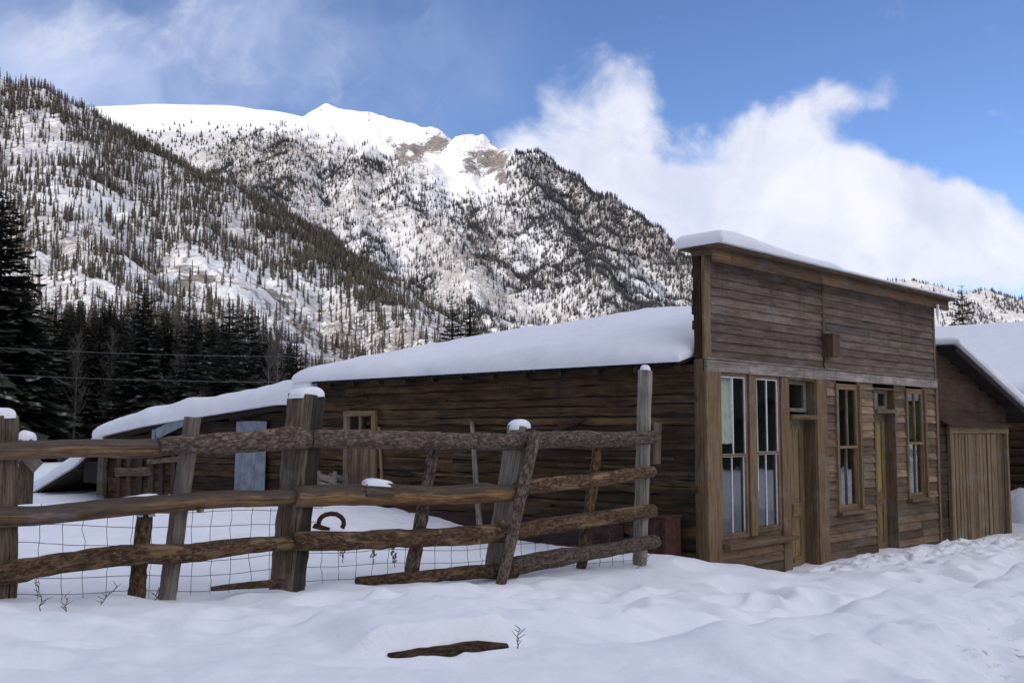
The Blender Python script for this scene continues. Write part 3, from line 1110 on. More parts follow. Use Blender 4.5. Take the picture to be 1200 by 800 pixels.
def forest_arrays(X, Y, Z, H, Wd, TV, TF):
    n = len(X)
    a = rng.uniform(0, 6.28, n)
    c, s = np.cos(a)[:, None], np.sin(a)[:, None]
    jit = rng.uniform(0.72, 1.28, (n, len(TV)))
    vx, vy, vz = TV[None, :, 0] * jit, TV[None, :, 1] * jit, TV[None, :, 2]
    lean = rng.normal(0, 0.02, (n, 2))
    px = X[:, None] + (vx * c - vy * s) * Wd[:, None] + lean[:, :1] * vz * H[:, None]
    py = Y[:, None] + (vx * s + vy * c) * Wd[:, None] + lean[:, 1:] * vz * H[:, None]
    pz = Z[:, None] - 0.4 + vz * H[:, None]
    V = np.stack([px, py, pz], 2).reshape(-1, 3)
    Fc = (TF[None] + (np.arange(n) * len(TV))[:, None, None]).reshape(-1, 3)
    sh = rng.uniform(0, 1, n) ** 1.3
    return V, Fc, np.clip(np.repeat(sh, len(TF)) + rng.uniform(-0.15, 0.15, n * len(TF)), 0, 1)


def scatter(mt, dens, n, seed):
    g = np.random.default_rng(seed)
    ta = np.tan(g.uniform(mt.az[0], mt.az[1], n))
    r = np.sqrt(g.uniform(mt.r[0] ** 2, mt.r[1] ** 2, n))
    X, Y = ta * r, r
    Z = mt.height(X, Y)
    px, py = project(X, Y, Z)
    keep = (Z > 1.0) & (g.uniform(0, 1, n) < dens(X, Y, Z, px, py)) & (px > -90) & (px < 1290)
    return X[keep], Y[keep], Z[keep], px[keep], py[keep]


def dens_near(X, Y, Z, px, py):
    cl = smooth01(-0.45, 0.35, fbm(X / 55, Y / 90, 4, 61))
    d = 0.12 + 0.62 * cl
    d = np.maximum(d, 0.9 * smooth01(335, 400, py) * smooth01(330, 240, px))
    d = d * (1 - 0.92 * ell(px, py, 265, 335, 125, 52, 28)) * (1 - 0.75 * ell(px, py, 380, 385, 90, 34, 28))
    d = d * (1 - 0.5 * ell(px, py, 70, 260, 50, 60)) * (1 - 0.5 * ell(px, py, 150, 330, 90, 20, 25))
    below = py - spur_line(px)
    edge = smooth01(30, 8, below) * smooth01(270, 300, px) * smooth01(470, 420, px)
    d = d * (1 - 0.7 * smooth01(430, 480, px))
    d = np.maximum(d, edge)
    d = np.maximum(d, 0.8 * ell(px, py, 225, 230, 55, 40, 50))
    return np.clip(d, 0, 1)


def dens_back(X, Y, Z, px, py):
    streak = smooth01(-0.3, 0.5, fbm(px / 30.0, py / 160.0, 3, 71))
    cl = smooth01(-0.5, 0.4, fbm(X / 120, Y / 160, 4, 65))
    d = 0.10 + 0.26 * cl + 0.55 * streak * cl
    tl = np.interp(px, [200, 330, 372, 430, 480, 530, 575, 610], [150, 150, 162, 180, 196, 232, 226, 172])
    d = d * smooth01(-10, 14, py - tl + 12 * fbm(X / 40, Y / 40, 2, 90)) + 0.003
    dark = smooth01(-16, 26, (px - 545) * 0.50 - (py - 245) * -0.28 + 10 * fbm(X / 90, Y / 90, 3, 99)) * smooth01(175, 200, py + (px - 600) * 0.05)
    dark = smooth01(0, 1, np.clip((px - (500 + (py - 200) * 0.95) + 45 * fbm(X / 120, Y / 120, 4, 99)) / 110, 0, 1)) * (py > tl - 2)
    d = np.maximum(d, 0.92 * dark * (1 - 0.9 * ell(px, py, 765, 335, 45, 16, 35)))
    d = np.maximum(d, 0.65 * ell(px, py, 620, 330, 80, 26, 28))
    d = d * (1 - 0.95 * ell(px, py, 575, 205, 40, 26, 20)) * (1 - 0.6 * ell(px, py, 560, 318, 60, 14, 35))
    return np.clip(d, 0, 1)


X, Y, Z, px, py = scatter(near_m, dens_near, 120000, 5)
near_sc = (X, Y, Z, px, py)
order = np.argsort(Y)
big = np.zeros(len(Y), bool)
big[[i for i in order if -20 < px[i] < 640 and py[i] < 470][:200]] = True
keep = ~big                     # nearer ones are built one by one further down
H = rng.uniform(5.0, 11.0, keep.sum())
forest_mesh('slope_forest', X[keep], Y[keep], Z[keep], H, H * rng.uniform(0.085, 0.15, keep.sum()), M['needle_far'], None, True)
X, Y, Z, px, py = scatter(back_m, dens_back, 360000, 6)
H = rng.uniform(5.5, 11.5, len(X))
forest_mesh('mountain_forest', X, Y, Z, H, H * rng.uniform(0.11, 0.19, len(X)), M['needle_blue'], None, True)
X, Y, Z, px, py = scatter(dome_m, lambda X, Y, Z, px, py: 1.0 * smooth01(143, 168, py + 6 * fbm(X / 100, Y / 100, 3, 4)), 9000, 8)
H = rng.uniform(9, 16, len(X))
forest_mesh('treeline_forest', X, Y, Z, H, H * 0.28, M['needle_blue'])
X, Y, Z, px, py = scatter(right_m, lambda X, Y, Z, px, py: (0.10 + 0.5 * smooth01(-0.2, 0.4, fbm(X / 250, Y / 250, 3, 6))) * (px > 1040), 50000, 9)
H = rng.uniform(12, 24, len(X))
forest_mesh('hill_forest', X, Y, Z, H, H * 0.24, M['needle_blue'])

build_roadside_hill()

# ================================================================== snow that lies on things
def edge_params(n, L, r):
    """0..1 parameters with extra samples near both ends"""
    q = [0, 0.012, 0.05, 0.12, 0.22, 0.36, 0.55, 0.78, 1.0]
    e = min(r / L, 0.3)
    a = [x * e for x in q]
    mid = list(np.linspace(e, 1 - e, max(2, n)))[1:-1]
    return a + mid + [1 - x for x in a[::-1]]


def snow_sheet(name, base, Lu, Lv, thick, parent, r=0.28, nu=40, nv=16, world=False, lift=0.004, amp=0.03, ns=1.0, edge_noise=0.25):
    """closed pillow of snow over the surface base(u, v); thick(u, v) metres"""
    us, vs = edge_params(nu, Lu, r), edge_params(nv, Lv, r)
    top, bot = [], []
    sd = random.uniform(0, 90)
    for u in us:
        tr, br = [], []
        for v in vs:
            p = Vector(base(u, v))
            d = min(min(u, 1 - u) * Lu, min(v, 1 - v) * Lv)
            rr = r * (1 + edge_noise * mnoise.noise(Vector((u * Lu * 1.3, v * Lv * 1.3, sd))))
            k = math.sqrt(max(0, 1 - (1 - min(1, d / rr)) ** 2)) if rr > 0 else 1
            h = thick(u, v) * k + amp * k * mnoise.noise(Vector((u * Lu * ns, v * Lv * ns, sd + 5))) + 0.4 * amp * k * mnoise.noise(Vector((u * Lu * 3.7, v * Lv * 3.7, sd)))
            # the rim sags and bulges a little past the edge below
            q = Vector((0, 0, 0))
            if d < r:
                cu, cv = Vector(base(0.5, v)), Vector(base(u, 0.5))
                off = 0.05 * k * (1 - k) * 4 * (0.5 + mnoise.noise(Vector((u * Lu * 2, v * Lv * 2, sd + 8))))
                if min(u, 1 - u) * Lu < min(v, 1 - v) * Lv:
                    dd = p - cu
                else:
                    dd = p - cv
                dd.z = 0
                if dd.length > 1e-5:
                    q = dd.normalized() * off * min(1, thick(u, v) / 0.25)
            tr.append(p + q + Vector((0, 0, lift + h)))
            br.append(p + Vector((0, 0, lift)))
        top.append(tr)
        bot.append(br)
    mb = MB()
    mb.grid([list(reversed(row)) for row in top])
    mb.grid(bot)
    return mb.build(name, M['snow'], parent, world)


def snow_cap(name, c, rx, ry, h, parent=None, rz=0.0, world=False, n=22, lop=0.25):
    """rounded cap of snow on a post top"""
    c = Vector(c)
    mb = MB()
    sd = random.uniform(0, 99)
    rows = []
    for i in range(8):
        a = i / 7 * math.pi / 2
        tilt = 0.10 * math.sin(sd)
        row = []
        for j in range(n + 1):
            b = 2 * math.pi * (j % n) / n
            x, y = math.cos(b), math.sin(b)
            k = max(abs(x), abs(y)) ** 0.55
            rr = math.cos(a) ** 0.7 * (1 + lop * mnoise.noise(Vector((x * 1.2, y * 1.2, sd))))
            x, y = x / k * rr * rx, y / k * rr * ry
            z = math.sin(a) * h * (1 + 0.25 * mnoise.noise(Vector((x * 5, y * 5, sd + 3)))) + tilt * x - 0.015 * (i == 0)
            row.append(c + Vector((x * math.cos(rz) - y * math.sin(rz), x * math.sin(rz) + y * math.cos(rz), z)))
        rows.append(row)
    mb.grid([list(reversed(r)) for r in rows])
    return mb.build(name, M['snow'], parent, world)


# ================================================================== the shop (front on s = 0, side wall on t = 0)
cabin = thing('wooden_cabin', 'old brown plank shop with tall square false front and snow covered roof', 'cabin', CORNER, ANG)
V3 = Vector
X_, Y_, Z_ = V3((1, 0, 0)), V3((0, 1, 0)), V3((0, 0, 1))
WID = facade(1096, 500)[0]            # width of the front
DEP = sidew(369, 470)[0]              # length of the side wall
EAVE = sidew(600, 440)[1] - 0.02
HB, HT = facade(985, 447)[1], facade(960, 433)[1]
TOP = facade(950, 326)[1]
tf = lambda px, py=540: facade(px, py)[0]
zf = lambda px, py: facade(px, py)[1]
T_END = [(0.0, tf(842))]


def vboard(mb, t0, t1, z0, z1, s_out, th=0.03, shade=None, jit=0.002):
    """upright board on the front"""
    sh = shade if shade else random.uniform(0.8, 1.15)
    return mb.box(((t0 + t1) / 2, s_out + th / 2, (z0 + z1) / 2), Z_ * (z1 - z0) / 2, X_ * (t1 - t0) / 2, Y_ * th / 2, sh, jit)


def hboard(mb, t0, t1, z0, z1, s_out, th=0.03, shade=None, jit=0.002):
    sh = shade if shade else random.uniform(0.75, 1.2)
    return mb.box(((t0 + t1) / 2, s_out + th / 2, (z0 + z1) / 2), X_ * (t1 - t0) / 2, Z_ * (z1 - z0) / 2, Y_ * th / 2, sh, jit)


def clap(mb, t0, t1, z, h, shade, th=0.022, lapout=0.026, sag=0.0):
    """clapboard: bottom edge stands out over the row below"""
    b = len(mb.v)
    n = max(1, int((t1 - t0) / 0.35))
    ou, ov = random.uniform(0, 50), random.uniform(0, 50)
    tl = random.uniform(-0.004, 0.004)
    for i in range(n + 1):
        t = t0 + (t1 - t0) * i / n
        w = mnoise.noise(V3((t * 0.9, z * 7, 3))) * 0.005 + tl
        zz = z + mnoise.noise(V3((t * 0.6, z * 3, 8))) * 0.006 - sag * math.sin(math.pi * i / n)
        mb.v += [V3((t, -lapout + w, zz)), V3((t, -0.003 + w * 0.3, zz + h * 1.08)), V3((t, th, zz + h * 1.08)), V3((t, th, zz))]
    for i in range(n):
        a, c = b + 4 * i, b + 4 * i + 4
        u0, u1 = ou + (t1 - t0) * i / n, ou + (t1 - t0) * (i + 1) / n
        mb.face([a, c, c + 1, a + 1], [(u0, ov), (u1, ov), (u1, ov + h), (u0, ov + h)], shade)
        mb.face([a + 3, c + 3, c, a], [(u0, ov), (u1, ov), (u1, ov + .03), (u0, ov + .03)], shade * 0.9)
        mb.face([a + 1, c + 1, c + 2, a + 2], [(u0, ov), (u1, ov), (u1, ov + .03), (u0, ov + .03)], shade)
        mb.face([a + 2, c + 2, c + 3, a + 3], [(u0, ov), (u1, ov), (u1, ov + h), (u0, ov + h)], shade)
    for a, rev in ((b, False), (b + 4 * n, True)):
        idx = [a, a + 1, a + 2, a + 3]
        mb.face(idx if not rev else idx[::-1], [(0, 0), (0, h), (.02, h), (.02, 0)], shade)


# openings of the front: (t0, t1, z0, z1)
WN1 = (tf(843), tf(876), zf(858, 631), HB)
WN2 = (tf(885), tf(914), zf(898, 622), HB)
D1 = (tf(923), tf(955), -0.12, HB)
WN3 = (tf(981), tf(1006), zf(992, 598), HB - 0.03)
D2 = (tf(1024), tf(1049), -0.12, HB - 0.05)
WN4 = (tf(1063), tf(1083), zf(1072, 583), HB - 0.03)
OPEN = [(tf(842), tf(922), zf(880, 636), HB), D1, WN3, D2, WN4]


def spans(z0, z1, t0, t1):
    cuts = sorted((o[0], o[1]) for o in OPEN if o[2] < z1 - 0.02 and o[3] > z0 + 0.02)
    out, a = [], t0
    for c0, c1 in cuts:
        if c0 > a + 0.02:
            out.append((a, c0))
        a = max(a, c1)
    if t1 > a + 0.02:
        out.append((a, t1))
    return out


mb = MB()
z = -0.25
while z < HB:
    h = min(0.118, HB + 0.01 - z)
    if h < 0.03:
        break
    zmid = z + h / 2
    for a, c in spans(z, z + h, 0.06, WID):
        wide = c - a > 0.7
        cut = [a, c]
        if wide and random.random() < 0.45:
            cut = [a, a + (c - a) * random.uniform(0.35, 0.7), c]
        for p, q in zip(cut[:-1], cut[1:]):
            sh = random.choice((0.55, 0.7, 0.85, 1.0, 1.0, 1.2, 1.5))
            if zmid < 0.3:
                sh *= 0.8
            clap(mb, p, q, z, h, sh)
    z += h
mb.build('front_siding', M['siding'], cabin)

mb = MB()
z, zt = HT + 0.01, zf(885, 315)
cx = tf(963, 380)
for i in range(11):
    h = (zt - z) / (11 - i)
    for a, c in ((0.13, cx - 0.03), (cx + 0.03, WID)):
        if random.random() < 0.35:
            k = a + (c - a) * random.uniform(0.3, 0.7)
            clap(mb, a, k, z, h, random.uniform(0.7, 1.2))
            clap(mb, k, c, z, h, random.uniform(0.7, 1.2))
        else:
            clap(mb, a, c, z, h, random.uniform(0.7, 1.25), sag=0.02 if (i == 10 and a > 1) else 0.0)
    z += h
mb.build('upper_siding', M['upper'], cabin)
mb = MB()
hboard(mb, 0.13, cx - 0.03, zt + 0.004, TOP, -0.022, 0.03, 0.72)
hboard(mb, cx + 0.03, cx + 0.95, zt + 0.008, TOP, -0.020, 0.03, 0.55)
hboard(mb, cx + 0.955, WID, zt - 0.02, TOP, -0.024, 0.03, 0.95)
mb.build('sign_board', M['upper'], cabin)
mb = MB()
vboard(mb, cx - 0.028, cx + 0.028, zf(963, 398), TOP - 0.03, -0.035, 0.05, 0.8)
mb.build('centre_batten', M['siding'], cabin)
mb = MB()                                   # boards on the back of the false front
for i in range(14):
    z0 = EAVE + 0.1 + i * (TOP - EAVE - 0.1) / 14
    hboard(mb, random.uniform(-0.05, 0.03), WID, z0, z0 + 0.11, 0.10, 0.035, random.uniform(0.5, 1.0), 0.004)
for i in range(7):
    t = 0.07 + i * (WID - 0.2) / 6
    mb.box((t, 0.062, (HT + TOP) / 2), Z_ * (TOP - HT) / 2, X_ * 0.03, Y_ * 0.036, 0.7)
mb.build('false_front_back', M['log'], cabin)
mb = MB()
vboard(mb, -0.03, 0.115, HT, TOP + 0.01, -0.03, 0.04, 1.05, 0.004)
mb.build('edge_board', M['trim'], cabin)
mb = MB()
vboard(mb, -0.055, -0.01, HT - 0.1, TOP - 0.02, 0.015, 0.09, 0.5, 0.006)
mb.build('edge_board', M['log'], cabin)
mb = MB()
vboard(mb, WID - 0.02, WID + 0.05, HT, TOP, -0.03, 0.05, 0.9)
mb.build('edge_board', M['trim'], cabin)
mb = MB()                                   # wide pale board over doors and windows
c2 = tf(966, 440)
hboard(mb, -0.02, c2, HB + 0.004, HT, -0.045, 0.04, 0.9, 0.003)
hboard(mb, c2 + 0.004, WID + 0.05, HB + 0.010, HT - 0.004, -0.043, 0.04, 1.05, 0.003)
hboard(mb, -0.02, WID + 0.05, HT + 0.002, HT + 0.022, -0.06, 0.06, 0.7)
mb.build('header_board', M['header'], cabin)

for nm, a, c, z0, so_, sh in (('corner_board', -0.03, tf(842), -0.25, -0.05, 1.0), ('pilaster', tf(877), tf(885), zf(880, 628), -0.025, 1.0),
                              ('pilaster', tf(914.5), tf(923), -0.25, -0.032, 0.9), ('pilaster', tf(955), tf(967), -0.2, -0.05, 0.95),
                              ('corner_board', WID - 0.03, WID + 0.05, -0.2, -0.045, 0.85)):
    mb = MB()
    vboard(mb, a, c, z0, HB, so_, 0.07, sh, 0.004)
    mb.build(nm, M['trim'], cabin)
mb = MB()                                   # end of the side wall behind the corner board
vboard(mb, -0.075, -0.032, -0.25, HT, 0.0, 0.10, 0.55, 0.005)
mb.build('corner_board', M['trim'], cabin)

# the lamp box on the false front
mb = MB()
bt, bz = tf(966, 406), zf(966, 406)
mb.box((bt, -0.10, bz), Z_ * 0.15, X_ * 0.10, Y_ * 0.085, 0.8, 0.004)
mb.box((bt, -0.10, bz + 0.16), X_ * 0.115, Y_ * 0.095, Z_ * 0.01, 0.9, 0.003)
mb.build('wall_box', M['fascia'], cabin)


def window(t0, t1, z0, z1, white, curtain=None, sill=True, casing=0.0, inset=0.012, crooked=0.0):
    """two-over-two sash window"""
    s = inset
    fw = 0.042
    mb = MB()
    m = M['trim'] if not white else M['siding']
    for a, c in ((t0, t0 + fw), (t1 - fw, t1)):
        mb.box(((a + c) / 2, s, (z0 + z1) / 2), Z_ * (z1 - z0) / 2, X_ * (c - a) / 2, Y_ * 0.022, random.uniform(.8, 1.1))
    mb.box(((t0 + t1) / 2, s - .002, z1 - fw / 2), X_ * ((t1 - t0) / 2 - fw), Z_ * fw / 2, Y_ * 0.022, 1)
    mb.box(((t0 + t1) / 2, s - .002, z0 + fw / 2), X_ * ((t1 - t0) / 2 - fw), Z_ * fw / 2, Y_ * 0.022, 0.9)
    if casing:
        for a, c in ((t0 - casing, t0), (t1, t1 + casing)):
            mb.box(((a + c) / 2, -0.025, (z0 + z1) / 2), Z_ * (z1 - z0) / 2, X_ * (c - a) / 2, Y_ * 0.022, random.uniform(.8, 1.1), 0.003)
    w = mb.build('window', m, cabin)
    zm = z0 + (z1 - z0) * 0.50
    tm = (t0 + t1) / 2
    a, c = t0 + fw, t1 - fw
    bw = 0.010 if white else 0.022
    for k, (za, zb, so2) in enumerate(((zm - 0.02, z1 - fw, 0.01), (z0 + fw, zm + 0.02, 0.035))):
        sb = MB()
        hw_ = 0.006 if white else 0.018
        dp_ = 0.007 if white else 0.018
        ms = s + so2 - 0.02
        off = crooked if k else 0
        sb.box((a + bw / 2, ms, (za + zb) / 2), Z_ * (zb - za) / 2, X_ * bw / 2, Y_ * dp_, 1)
        sb.box((c - bw / 2, ms, (za + zb) / 2), Z_ * (zb - za) / 2, X_ * bw / 2, Y_ * dp_, 1)
        sb.box((tm + off, ms, (za + zb) / 2), Z_ * ((zb - za) / 2 - 2 * hw_), X_ * (0.007 if white else bw * 0.42), Y_ * dp_ * 0.8, 1)
        sb.box((tm, ms - .001, zb - hw_), X_ * ((c - a) / 2 - bw), Z_ * hw_, Y_ * dp_, 1)
        sb.box((tm, ms - .001, za + hw_), X_ * ((c - a) / 2 - bw), Z_ * hw_, Y_ * dp_, 1)
        sb.build('sash', M['white'] if white else M['door'], w)
        if white:
            for ob2, zz in ((sb, za),):
                rb = MB()
                rb.box((tm, ms - 0.012, (zm if k == 0 else z0 + fw + 0.012)), X_ * ((c - a) / 2 - 0.001), Z_ * 0.013, Y_ * 0.012, 0.9)
                rb.build('rail', M['trim'], w)
        pb = MB()
        pb.box((tm, ms + 0.006, (za + zb) / 2), X_ * ((c - a) / 2 - bw), Z_ * ((zb - za) / 2 - 2 * hw_), Y_ * 0.002, 1)
        pb.build('pane', M['glass'], w)
    if curtain:
        for (ca, cc, cz0, cz1) in curtain:
            cb = MB()
            rows = []
            for i in range(14):
                zz = cz1 + (cz0 - cz1) * i / 13
                row = []
                for j in range(25):
                    t = ca + (cc - ca) * j / 24
                    row.append(V3((t, s + 0.065 + 0.015 * math.sin(t * 62 + 0.5 * math.sin(i * 0.5)) + 0.01 * mnoise.noise(V3((t * 9, zz * 3, 1))),
                                   zz + 0.06 * mnoise.noise(V3((t * 6, 2, 2))) * (i == 13))))
                rows.append(row)
            cb.grid(rows)
            cb.build('curtain', M['curtain'], w)
    if sill:
        sb = MB()
        sb.box(((t0 + t1) / 2, -0.04, z0 - 0.022), X_ * ((t1 - t0) / 2 + casing + 0.03), Y_ * 0.075, Z_ * 0.022, 0.75, 0.004)
        sb.build('sill', M['siding'], w)
    return w


d1 = WN1[1] - WN1[0]
d2 = WN2[1] - WN2[0]
zq = HB - 0.55
window(*WN1, True, [(WN1[0] + 0.12, WN1[0] + d1 * 0.62, HB - 0.85, HB - 0.04)], False)
window(*WN2, True, [(WN2[0] + d2 * 0.05, WN2[0] + d2 * 0.38, WN2[2] + 0.5, HB - 0.04)], False)
window(*WN3, False, [(WN3[0] + 0.03, WN3[0] + 0.2, HB - 0.9, HB - 0.05)], True, 0.065)
window(*WN4, False, None, True, 0.06, crooked=0.03)
mb = MB()
hboard(mb, tf(842), WN1[1] + 0.03, zf(880, 636) - 0.03, WN1[2] + 0.006, 0.0, 0.04, 0.8)
hboard(mb, WN1[1] + 0.032, tf(914), zf(880, 636) - 0.03, WN2[2] + 0.006, 0.0, 0.04, 0.7)
mb.build('apron', M['siding'], cabin)
mb = MB()                                   # long ledge under the paired windows
zl = zf(880, 632)
mb.box(((tf(842) + tf(921)) / 2, -0.06, zl - 0.03), X_ * ((tf(921) - tf(842)) / 2 + 0.02), Y_ * 0.10, Z_ * 0.03, 0.75, 0.004)
mb.build('ledge', M['siding'], cabin)


def shop_door(o, rec, ztop, zt0, zt1, yellow):
    """recessed panelled door with a small light above it"""
    t0, t1, z0, z1 = o
    fb = MB()                                # jambs and head
    for t in (t0 + 0.012, t1 - 0.012):
        fb.box((t, rec / 2 + 0.02, (z0 + z1) / 2), Z_ * (z1 - z0) / 2, Y_ * (rec / 2 + 0.05), X_ * 0.012, 0.75)
    fb.box(((t0 + t1) / 2, rec / 2 + 0.02, z1 - 0.012), X_ * ((t1 - t0) / 2 - 0.024), Y_ * (rec / 2 + 0.05), Z_ * 0.012, 0.8)
    fb.box(((t0 + t1) / 2, rec / 2 - 0.01, ztop + 0.03), X_ * ((t1 - t0) / 2 - 0.024), Y_ * (rec / 2 + 0.06), Z_ * 0.03, 0.8)
    fb.box(((t0 + t1) / 2, rec / 2, z0 + 0.10), X_ * ((t1 - t0) / 2 - 0.024), Y_ * (rec / 2 + 0.03), Z_ * 0.03, 0.7)
    fr = fb.build('door_frame', M['trim'], cabin)
    a, c = t0 + 0.026, t1 - 0.026
    tm, w = (a + c) / 2, (c - a) / 2
    db = MB()
    za, zb = z0 + 0.13, ztop - 0.002
    for x in (a + 0.055, c - 0.055):
        db.box((x, rec + 0.02, (za + zb) / 2), Z_ * (zb - za) / 2, X_ * 0.055, Y_ * 0.02, random.uniform(.85, 1.1))
    db.box((tm, rec + 0.021, (za + zb) / 2), Z_ * ((zb - za) / 2 - 0.1), X_ * 0.05, Y_ * 0.02, 1.0)
    zlk = za + (zb - za) * 0.40
    for zc, hh in ((zb - 0.06, 0.06), (zlk, 0.09), (za + 0.09, 0.09)):
        db.box((tm, rec + 0.022, zc), X_ * (w - 0.11), Z_ * hh, Y_ * 0.021, random.uniform(.85, 1.05))
    d = db.build('door', M['door'], cabin)
    for (x0, x1) in ((a + 0.11, tm - 0.05), (tm + 0.05, c - 0.11)):
        for k, (zc0, zc1) in enumerate(((zlk + 0.09, zb - 0.12), (za + 0.18, zlk - 0.09))):
            pb = MB()
            pb.box(((x0 + x1) / 2, rec + 0.032, (zc0 + zc1) / 2), Z_ * (zc1 - zc0) / 2, X_ * (x1 - x0) / 2, Y_ * 0.012, 1.05)
            pb.box(((x0 + x1) / 2, rec + 0.026, (zc0 + zc1) / 2), Z_ * ((zc1 - zc0) / 2 - 0.05), X_ * ((x1 - x0) / 2 - 0.04), Y_ * 0.012, 1.1)
            pb.build('panel', M['yellow'] if (yellow and k == 0 and x0 > a + 0.15) else M['door'], d)
    hb = MB()
    hb.log([(a + 0.05, rec - 0.045, zlk + 0.02), (a + 0.05, rec + 0.0, zlk + 0.02)], 0.024, 0.014, 8, 3, 1, 0, 1, 0)
    hb.build('handle', M['iron'], d)
    wb = MB()                                # light over the door
    a, c = t0 + 0.03, t1 - 0.03
    z0, z1 = zt0, zt1
    for x in (a + 0.03, c - 0.03):
        wb.box((x, rec * 0.75, (z0 + z1) / 2), Z_ * (z1 - z0) / 2, X_ * 0.03, Y_ * 0.018, 1)
    for zz in (z0 + 0.025, z1 - 0.025):
        wb.box(((a + c) / 2, rec * 0.75 + 0.001, zz), X_ * ((c - a) / 2 - 0.06), Z_ * 0.025, Y_ * 0.018, 1)
    wo = wb.build('transom_window', M['grey'], cabin)
    pb = MB()
    pb.box(((a + c) / 2, rec * 0.75, (z0 + z1) / 2), X_ * ((c - a) / 2 - 0.058), Z_ * ((z1 - z0) / 2 - 0.048), Y_ * 0.002, 1)
    pb.build('pane', M['glass'], wo)


shop_door(D1, 0.15, zf(934, 491), zf(934, 482), HB - 0.026, False)
shop_door(D2, 0.14, zf(1033, 484), zf(1033, 479), HB - 0.076, True)

# ---- cornice
mb = MB()
for a, c, sh in ((-0.06, 0.30, 1.25), (0.304, 1.0, 1.0), (1.004, 2.6, 0.75), (2.604, 3.4, 1.15), (3.404, WID + 0.22, 0.9)):
    hboard(mb, a, c, TOP - 0.10, TOP + 0.055, -0.20, 0.035, sh, 0.004)
mb.build('fascia', M['fascia'], cabin)
mb = MB()
for j in range(3):
    s0 = -0.30 + j * 0.19
    mb.box((WID / 2 + 0.07, s0 + 0.09, TOP + 0.075), X_ * (WID / 2 + 0.19 - 0.02 * j), Y_ * 0.093, Z_ * 0.016, random.uniform(0.6, 1.0), 0.003)
for i in range(9):
    t = -0.04 + i * (WID + 0.20) / 8
    mb.box((t, -0.02, TOP + 0.02), Y_ * 0.145, X_ * 0.022, Z_ * 0.036, 0.8)
ct = mb.build('cornice_top', M['fascia'], cabin)


def th_cornice(u, v):
    t = -0.14 + u * (WID + 0.4)
    a = 0.10 * math.exp(-((t - 0.3) / 0.85) ** 2) + 0.065 * smooth01(3.0, 2.7, t) + 0.045
    return float(a) * 0.85


snow_sheet('snow_cover', lambda u, v: (-0.14 + u * (WID + 0.40), -0.36 + v * 0.66, TOP + 0.091), WID + 0.5, 0.66, th_cornice, ct, 0.09, 70, 8, amp=0.02)
mb = MB()                                   # icicle at the right end
ti = tf(1081, 350)
mb.tube([(ti, -0.24, TOP - 0.05), (ti, -0.24, TOP - 0.2), (ti + 0.01, -0.24, TOP - 0.36)], [(math.cos(k), math.sin(k)) for k in (0, 1.26, 2.51, 3.77, 5.03)],
        [(0.03, 0.03), (0.022, 0.022), (0.004, 0.004)], (1, 0, 0))
mb.build('icicle', M['snow'], ct)

# ---- side wall of rough slabs
RIDGE = at(815, 357, 16.86).z - 0.25
mb = MB()
z = 0.0
SIDE_OPEN = None
while z < EAVE - 0.02:
    h = min(random.uniform(0.07, 0.17), EAVE + 0.01 - z)
    cuts = [0.06]
    while cuts[-1] < DEP:
        cuts.append(min(DEP, cuts[-1] + random.uniform(2.2, 8)))
        if DEP - cuts[-1] < 0.8:
            cuts[-1] = DEP
    for a, c in zip(cuts[:-1], cuts[1:]):
        tilt = random.uniform(-0.022, 0.022)
        mb.slab((-0.03 - random.uniform(0, 0.022), a, z + h / 2 - tilt), (-0.03 - random.uniform(0, 0.022), c + 0.01, z + h / 2 + tilt), h * random.uniform(0.72, 1.0),
                random.uniform(0.03, 0.075), Z_, random.choice((0.5, 0.65, 0.8, 0.95, 1.1, 1.45)), None, 0.024)
    z += h * 0.985
for i in range(26):                         # loose battens and splinters
    s, zz = random.uniform(0.3, DEP - 0.6), random.uniform(0.4, EAVE - 0.1)
    L = random.uniform(0.3, 1.4)
    mb.slab((-0.075, s, zz), (-0.07, s + L, zz + random.uniform(-0.03, 0.03)), random.uniform(0.02, 0.05), 0.02, Z_, random.uniform(0.6, 1.6), None, 0.006)
mb.build('side_wall', M['log'], cabin)
mb = MB()
mb.box((0.012, DEP / 2 + 0.03, EAVE / 2 - 0.1), Y_ * (DEP / 2 - 0.03), Z_ * (EAVE / 2 + 0.1), X_ * 0.015, 0.15)
mb.box((WID - 0.04, DEP / 2, EAVE / 2 - 0.1), Y_ * (DEP / 2 - 0.05), Z_ * (EAVE / 2 + 0.1), X_ * 0.015, 0.6)
mb.box((WID / 2, DEP - 0.1, EAVE / 2), X_ * (WID / 2 - 0.05), Z_ * (EAVE / 2 + 0.2), Y_ * 0.015, 0.6)
mb.box((WID / 2, DEP / 2, EAVE + 0.05), X_ * (WID / 2 - 0.05), Y_ * (DEP / 2 - 0.2), Z_ * 0.012, 0.6)
mb.box((WID / 2, DEP / 2 + 0.15, -0.02), X_ * (WID / 2 - 0.06), Y_ * (DEP / 2 - 0.32), Z_ * 0.02, 0.8)
mb.box((WID / 2, 2.6, EAVE / 2), X_ * (WID / 2 - 0.06), Z_ * (EAVE / 2), Y_ * 0.012, 0.6)
mb.build('inner_wall', M['interior'], cabin)
mb = MB()                                   # gable boards
for (s, th) in ((DEP - 0.03, 0.03),):
    for i in range(22):
        z0 = 0.0 + i * 0.155
        k = max(0.0, (z0 + 0.15 - EAVE) / (RIDGE - EAVE))
        if k >= 0.95:
            break
        a = k * WID / 2
        mb.slab((a + 0.05, s, z0), (WID - a - 0.05, s, z0), 0.16, 0.03, Z_, random.uniform(0.6, 1.2), 12)
mb.build('back_wall', M['log'], cabin)
mb = MB()
for i in range(24):
    mb.slab((WID + 0.01, 0.1, i * 0.115), (WID + 0.01, DEP, i * 0.115), 0.12, 0.03, Z_, random.uniform(0.6, 1.2), 10)
